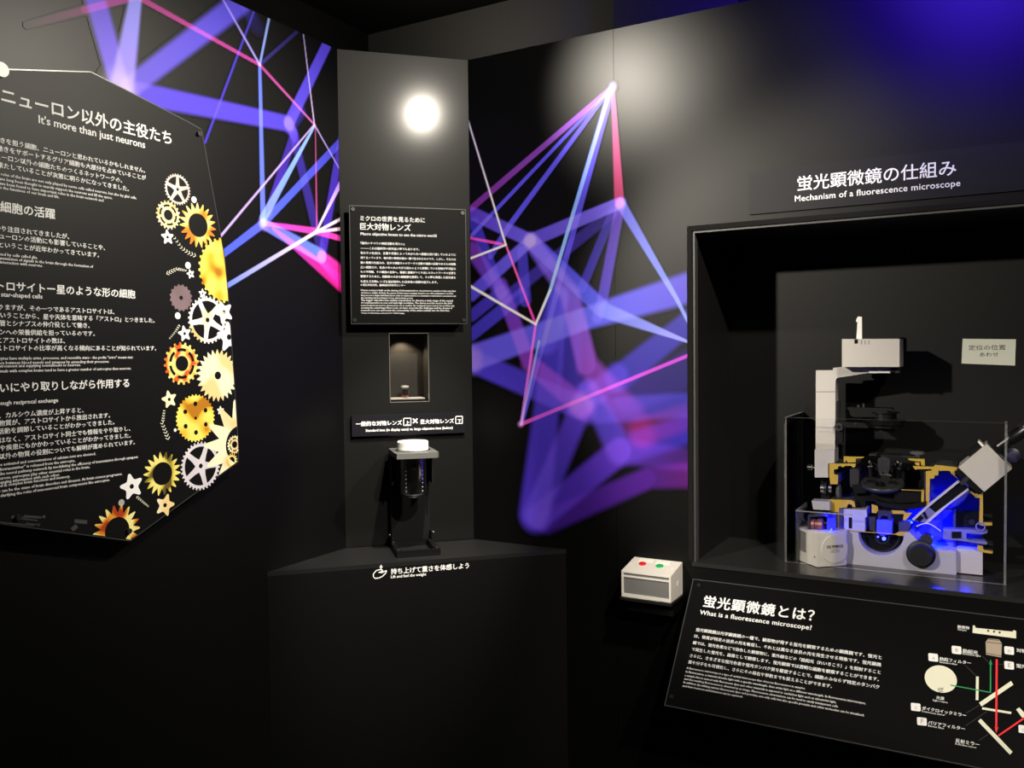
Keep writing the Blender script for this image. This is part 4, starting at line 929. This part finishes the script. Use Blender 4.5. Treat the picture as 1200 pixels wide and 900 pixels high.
# observation head
hd_px = [(1123,547.7), (1156.3,520.3), (1186,549.4), (1153.3,576.3)]
pp('observation_head', hd_px, YC-.03, YC+.07, M['grey'], ms, .0014)
pp('head_collar', [(1118.2,553.5), (1124.5,548.3), (1153,575.5), (1147,579.8)], YC-.026, YC+.06, M['anod'], ms, .001)
pp('collar_band', [(1124,565.5), (1133,557.5), (1136.5,561), (1128,569)], YC-.028, YC-.02, M['anod2'], ms, .0006)
pp('ocular_mount', [(1131,530.5), (1147.5,519.5), (1153,523), (1136,535.5)], YC-.01, YC+.04, M['anod'], ms, .001)
pp('side_lever', [(1145.8,518), (1147.8,516.8), (1153.5,523), (1151.6,524.5)], YC-.015, YC+.03, M['white'], ms, .0005)
ep0, ep1 = S(1170, 524, YC+.02), S(1204, 500, YC+.02)
lathe('eyepiece', ep0, ep1-ep0, [(.014,0), (.014,.030), (.0165,.031), (.0165,.070), (.015,.072), (.017,.082), (.017,.100)], M['dmetal'], ms, 40)
lathe('head_knob', S(1186, 533, YC+.045), (0,-1,0), [(.018,0), (.018,.010), (.014,.012)], mat('navy_knob', (.02,.02,.06), .4), ms, 32)
# camera-port lens barrel at right (blue lit)
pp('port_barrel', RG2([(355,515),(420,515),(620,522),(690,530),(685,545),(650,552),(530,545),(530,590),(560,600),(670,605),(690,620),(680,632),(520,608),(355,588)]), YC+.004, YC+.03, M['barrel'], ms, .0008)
pp('barrel_core', RG2([(420,535),(490,535),(492,582),(420,582)]), YC+.001, YC+.005, M['anod'], ms, .0005)
lathe('barrel_end', S(1149, 617, YC+.0), (0,-1,0), [(.008,0), (.011,0), (.011,.003), (.008,.003), (.008,0)], M['barrel'], ms, 24)
# focus knob
kc = S(1079.5, 648.5, YC-.012)
fk = lathe('focus_knob', kc, (0,-1,0), [(.030,0), (.0335,.002), (.0335,.014), (.030,.016), (.026,.017), (.026,.030), (.0245,.033), (.0,.033)], M['knob'], ms, 56)
pp('focus_lever', [(1075,657), (1080,658), (1078,664.5), (1074,664), (1073.5,662)], YC-.026, YC-.018, M['knob'], ms, .0006)
lathe('fine_focus', S(1086, 632, YC), (0,-1,0), [(.012,-.03), (.012,.004), (.015,.005), (.015,.012)], M['anod2'], ms, 32)
tube('wire_arc', [S(1074+28.5*t, 617-6.5*math.sin(min(1, t*1.25)*math.pi*.62)+11.5*t*t, YC-.018) for t in [i/14 for i in range(15)]], .0011, M['white'], ms, 6)
cyl('wire_stud', S(1073.8, 617.5, YC-.012), (0,-1,0), .0038, .006, M['steel'], ms, 18)
# blue LED light inside the chamber; points in front added to tint prism and barrel
for q, Y_, e_ in (((1066,609), YC+.03, .5), ((1098,628), YC+.045, .9), ((1108,590), YC+.06, .2), ((1036,616), YC-.016, .2), ((1132,637), YC+.02, .3), ((1120,612), YC-.03, .12), ((1000,560), YC+.09, .01)):
    point('blue_led_and_fill', S(*q, Y_), e_, BLUE, .004)
cyl('led', S(1068, 612, YC+.032), (0,-1,0), .003, .003, M['led'], ms, 16)

# ================================================================== ACRYLIC COVERS
def pane(name, o, ax, ay, az, parent):
    """slab with clear faces and frosted cut edges; az is its thin direction"""
    bm = bmesh.new(); add_box(bm, o, ax, ay, az); bm.normal_update()
    nz = Vector(az).normalized()
    for f in bm.faces: f.material_index = 0 if abs(f.normal.dot(nz)) > .5 else 1
    return from_bm(name, bm, [M['clear'], M['clear_edge']], parent)
ax0, ax1, ay0, ay1 = -.4765, .032, 2.305, BACK-.002
az1 = R(1178, 496, ay0).z
ac = root('acrylic_cover', (-.22, 2.42, BZ), 'clear acrylic box with bright edges standing around the microscope', 'cover')
th = .005
pane('front_pane', (ax0, ay0, BZ+.0005), (ax1-ax0,0,0), (0,0,az1-BZ), (0,th,0), ac)
pane('side_pane', (ax0, ay0+th, BZ+.0005), (0,ay1-ay0-th,0), (0,0,az1-BZ), (th,0,0), ac)
pane('side_pane', (ax1-th, ay0+th, BZ+.0005), (0,.05,0), (0,0,az1-BZ), (th,0,0), ac)
sc2 = root('acrylic_guard', (-.42, 2.34, BZ), 'small low clear acrylic guard in front of the blue lit lamp module', 'cover')
gy = 2.315; g0 = R(932.3, 655, gy); g1 = R(999, 655, gy); gt = R(932, 598, gy).z
pane('front_pane', (g0.x, gy, BZ+.0005), (.0035,0,0), (0,0,gt-BZ), (0,.14,0), sc2)
bm = bmesh.new(); add_box(bm, (g0.x, gy-.001, gt-.002), (g1.x-g0.x,0,0), (0,.0015,0), (0,0,.0025)); from_bm('top_edge', bm, M['clear_edge'], sc2)

# paper note on the back of the case
nt_ = root('paper_note', R(1158, 412, BACK-.001), 'small cream paper note with handwriting on the back wall of the case', 'note')
c4 = [R(1128,397, BACK-.001), R(1190.5,397.6, BACK-.001), R(1189.5,428.4, BACK-.001), R(1126.8,426, BACK-.001)]
prism('sheet', c4, (0, -.0005, 0), M['paper'], nt_)
T = Print(FR_R(BACK-.0016), .0003)
T.line('定位の位置', (1135,410), (1178.5,410.5), bold=-.004, res=2, asp=.85); T.line('あわせ', (1148,417.5), (1170,418), bold=-.004, res=2, asp=.8)
T.build('handwriting', M['dark_ink'], nt_)

# ================================================================== SLANTED TEXT PANEL
Y1 = 2.150
TL_ = R(812.9, 679.2, Y1); BL_ = hit(779.7, 825.9, NL, TL_.x)
upv = (TL_-BL_).normalized(); nv = Vector((1,0,0)).cross(upv).normalized()
dpl = nv.dot(TL_)
ht_ = (TL_-BL_).length
fp = root('slanted_panel', BL_, 'slanted black acrylic panel explaining the fluorescence microscope with ray diagram, below the display case', 'panel')
Wd = .92
obox('board', BL_-nv*.006, (Wd,0,0), upv*ht_, nv*.006, M['panel3'], fp, .0006)
bm = bmesh.new()
add_box(bm, BL_-nv*.0062-Vector((.0025,0,0))-upv*.0025, (.0025,0,0), upv*(ht_+.005), nv*.0064); add_box(bm, TL_-nv*.0062, (Wd,0,0), upv*.0025, nv*.0064); add_box(bm, BL_-nv*.0062-upv*.0025, (Wd,0,0), upv*.0025, nv*.0064)
from_bm('acrylic_rim', bm, M['edge'], fp)
prism('wedge_support', [BL_+Vector((.03,0,0))-nv*.008, TL_+Vector((.03,0,0))-nv*.008, Vector((TL_.x+.03, WALL_Y-.001, TL_.z-.012)), Vector((TL_.x+.03, WALL_Y-.001, BL_.z))], (Wd-.06, 0, 0), M['deep'], fp)
def PT(x, y): return hit(x, y, nv, dpl)
for q in ((819,686), (787,816.5)):
    cyl('screw', PT(*q), nv, .0045, .0025, M['dmetal'], fp, 20, bev=.0006)
FT = (Vector((1,0,0)), upv, nv, PT)
T = Print(FT)
T.line('蛍光顕微鏡とは？', (823.5,709.8), (954,726.3), bold=.023, res=4, track=1.1)
T.line('What is a fluorescence microscope?', (819.8,719.8), (951,738.8), bold=.023, res=4, track=1.08)
T.build('printed_heading', M['ink'], fp, None)
T = Print(FT)
P7 = lambda x, y: (770+x/3.914, 670+y/3.914)
for t_, a_, b_ in (('蛍光顕微鏡は光学顕微鏡の一種で、観察物が発する蛍光を観察するための顕微鏡です。蛍光と', (178,272), (1030,402)), ('は、物質が特定の波長の光を吸収し、それとは異なる波長の光を発生させる現象です。蛍光顕微', (170,301), (1028,432)), ('鏡では、蛍光色素などで染色した観察物に、紫外線などの「励起光（れいきこう）」を照射すること', (163,331), (1026,466)), ('で発生した蛍光を、画像として観察します。蛍光観察では透明な細胞を観察することができます。', (157,361), (1018,499)), ('さらに、さまざまな蛍光色素や蛍光タンパク質を駆使することで、細胞のみならず特定のタンパク', (149,391), (1020,533)), ('質や分子をも可視化し、さらにその局在や挙動までも捉えることができます。', (142,420), (803,527))):
    T.line(t_, P7(*a_), P7(*b_), bold=.022, res=1)
for t_, a_, b_ in (('A fluorescence microscope is a type of optical microscope that observes fluorescence in samples.', (135,445), (680,542)), ('In fluorescence, a material absorbs light with a specific wavelength, then emits light at a different wavelength. In fluorescence microscopes,', (131,462), (957,610)), ('a sample that is stained with fluorescent dyes and other materials is exposed to excitation light such as ultraviolet light,', (127,479), (822,604)), ('and the resulting fluorescence is observed as an image. Fluorescence observations can be used to study transparent cells.', (124,495), (832,622)), ('In addition, by utilizing various fluorescent dyes and proteins, not only cells but also specific proteins and other molecules can be visualized,', (121,511), (950,664)), ('and their locations and behaviors can be captured.', (117,527), (393,577))):
    T.line(t_, P7(*a_), P7(*b_), bold=.016, res=1)
T.build('printed_text', M['ink'], fp, True)
# ray diagram (px from the 5.293x crop at 1060,720)
P8 = lambda x, y: (1060+x/5.293, 720+y/5.293)
T = Print(FT, .0006)
cxy = P8(225, 404)
T.poly([P8(225+100*math.cos(a)-0*math.sin(a), 402+84*math.sin(a)+12*math.cos(a)) for a in [2*math.pi*i/40 for i in range(40)]])
T.poly([P8(*p) for p in ((424,68),(438,72),(440,84),(672,108),(674,98),(692,104),(692,150),(422,115))])
T.build('diagram_shape', M['cream_ink'], fp, None)
T = Print(FT, .0006)
T.stroke(P8(452,386), P8(450,532), 3.2); T.stroke(P8(470,560), P8(668,425), 5.2); T.stroke(P8(482,583), P8(662,612), 2.6); T.stroke(P8(464,655), P8(662,862), 4.6); T.poly([P8(*p) for p in ((692,590),(712,578),(745,612),(745,640),(728,640))])
T.build('diagram_mirror', M['cream_ink'], fp, None)
T = Print(FT, .0006)
T.poly([P8(*p) for p in ((520,150),(585,156),(604,180),(600,268),(506,250),(503,172))]); T.build('diagram_objective', M['tan_ink'], fp)
T = Print(FT, .0010); 
for a_, b_ in (((508,172),(604,184)), ((508,242),(600,260)), ((520,156),(585,162))): T.stroke(P8(*a_), P8(*b_), .7)
for c_ in ((519,103), (555,108), (590,113)): T.poly([P8(c_[0]+7*math.cos(t), c_[1]+7*math.sin(t)) for t in [i*math.pi/6 for i in range(12)]])
for a_, b_ in (((205,463),(240,458)), ((205,473),(240,466)), ((212,484),(238,476))): T.stroke(P8(*a_), P8(*b_), .7)
T.build('diagram_detail', M['tan_ink'] if False else mat('brown_ink', (.05,.035,.03), .5), fp, True)
T = Print(FT, .0014); T.stroke(P8(285,440), P8(535,486), 1.2); T.stroke(P8(533,486), P8(534,310), 1.6); T.poly([P8(*p) for p in ((534,280),(545,314),(523,312))]); T.build('green_ray', M['green_ink'], fp)
T = Print(FT, .0014); T.stroke(P8(572,280), P8(569,710), 2.4); T.poly([P8(*p) for p in ((558,700),(582,702),(569,738))]); T.stroke(P8(582,754), P8(741,645), 2.0); T.build('red_ray', M['red_ink'], fp)
T = Print(FT, .0009)
for a_, b_ in (((375,315),(445,384)), ((485,262),(522,300)), ((580,308),(612,314)), ((385,612),(462,566)), ((378,692),(512,602)), ((458,786),(522,742))): T.stroke(P8(*a_), P8(*b_), .5)
T.build('leader_line', M['ink_dim'], fp, None)
T = Print(FT, .0008)
def tagbox(x, y):
    pts = []
    for cx_, cy_, a0 in ((22,18,0), (-22,13,90), (-24,-20,180), (20,-15,270)):
        for k in range(4): t = math.radians(a0+30*k); pts.append(P8(x+cx_+8*math.cos(t), y+cy_+8*math.sin(t)))
    T.poly(pts)
TB = {'A': (179,269), 'B': (324,223), 'C': (71,577), 'D': (650,226), 'E': (650,318), 'F': (109,666), 'G': (738,714)}
for c_ in TB.values(): tagbox(*c_)
T.line('励起フィルター', P8(216,284), P8(412,306), bold=.019); T.line('励起光', P8(360,236), P8(455,249), bold=.019); T.line('ダイクロイックミラー', P8(108,590), P8(383,632), bold=.019); T.line('バリアフィルター', P8(146,680), P8(376,714), bold=.019)
T.line('反射ミラー', P8(316,792), P8(465,818), bold=.019); T.line('光源', P8(196,524), P8(246,532), bold=.019); T.line('観察物', P8(328,84), P8(402,94), bold=.019)
T.line('対物レンズ', P8(694,232), P8(694+160,258), bold=.019); T.line('蛍光', P8(694,328), P8(694+62,338), bold=.019)
T.line('Excitation filter', P8(217,300), P8(328,313), bold=.01, res=1); T.line('Excitation light', P8(361,249), P8(472,263), bold=.01, res=1); T.line('Dichromatic mirror', P8(108,606), P8(250,628), bold=.01, res=1); T.line('Barrier filter', P8(147,696), P8(246,711), bold=.01, res=1)
T.line('Reflection mirror', P8(315,808), P8(447,832), bold=.01, res=1); T.line('Light source', P8(176,537), P8(268,552), bold=.01, res=1); T.line('Sample', P8(329,98), P8(384,104), bold=.01, res=1)
T.build('diagram_lettering', M['ink'], fp, None)
T = Print(FT, .0012)
for ch, (x_, y_) in TB.items(): T.line(ch, P8(x_-9, y_+10), P8(x_+9, y_+12), bold=.01, res=2)
T.build('tag_letter', M['tan_ink'], fp, None)
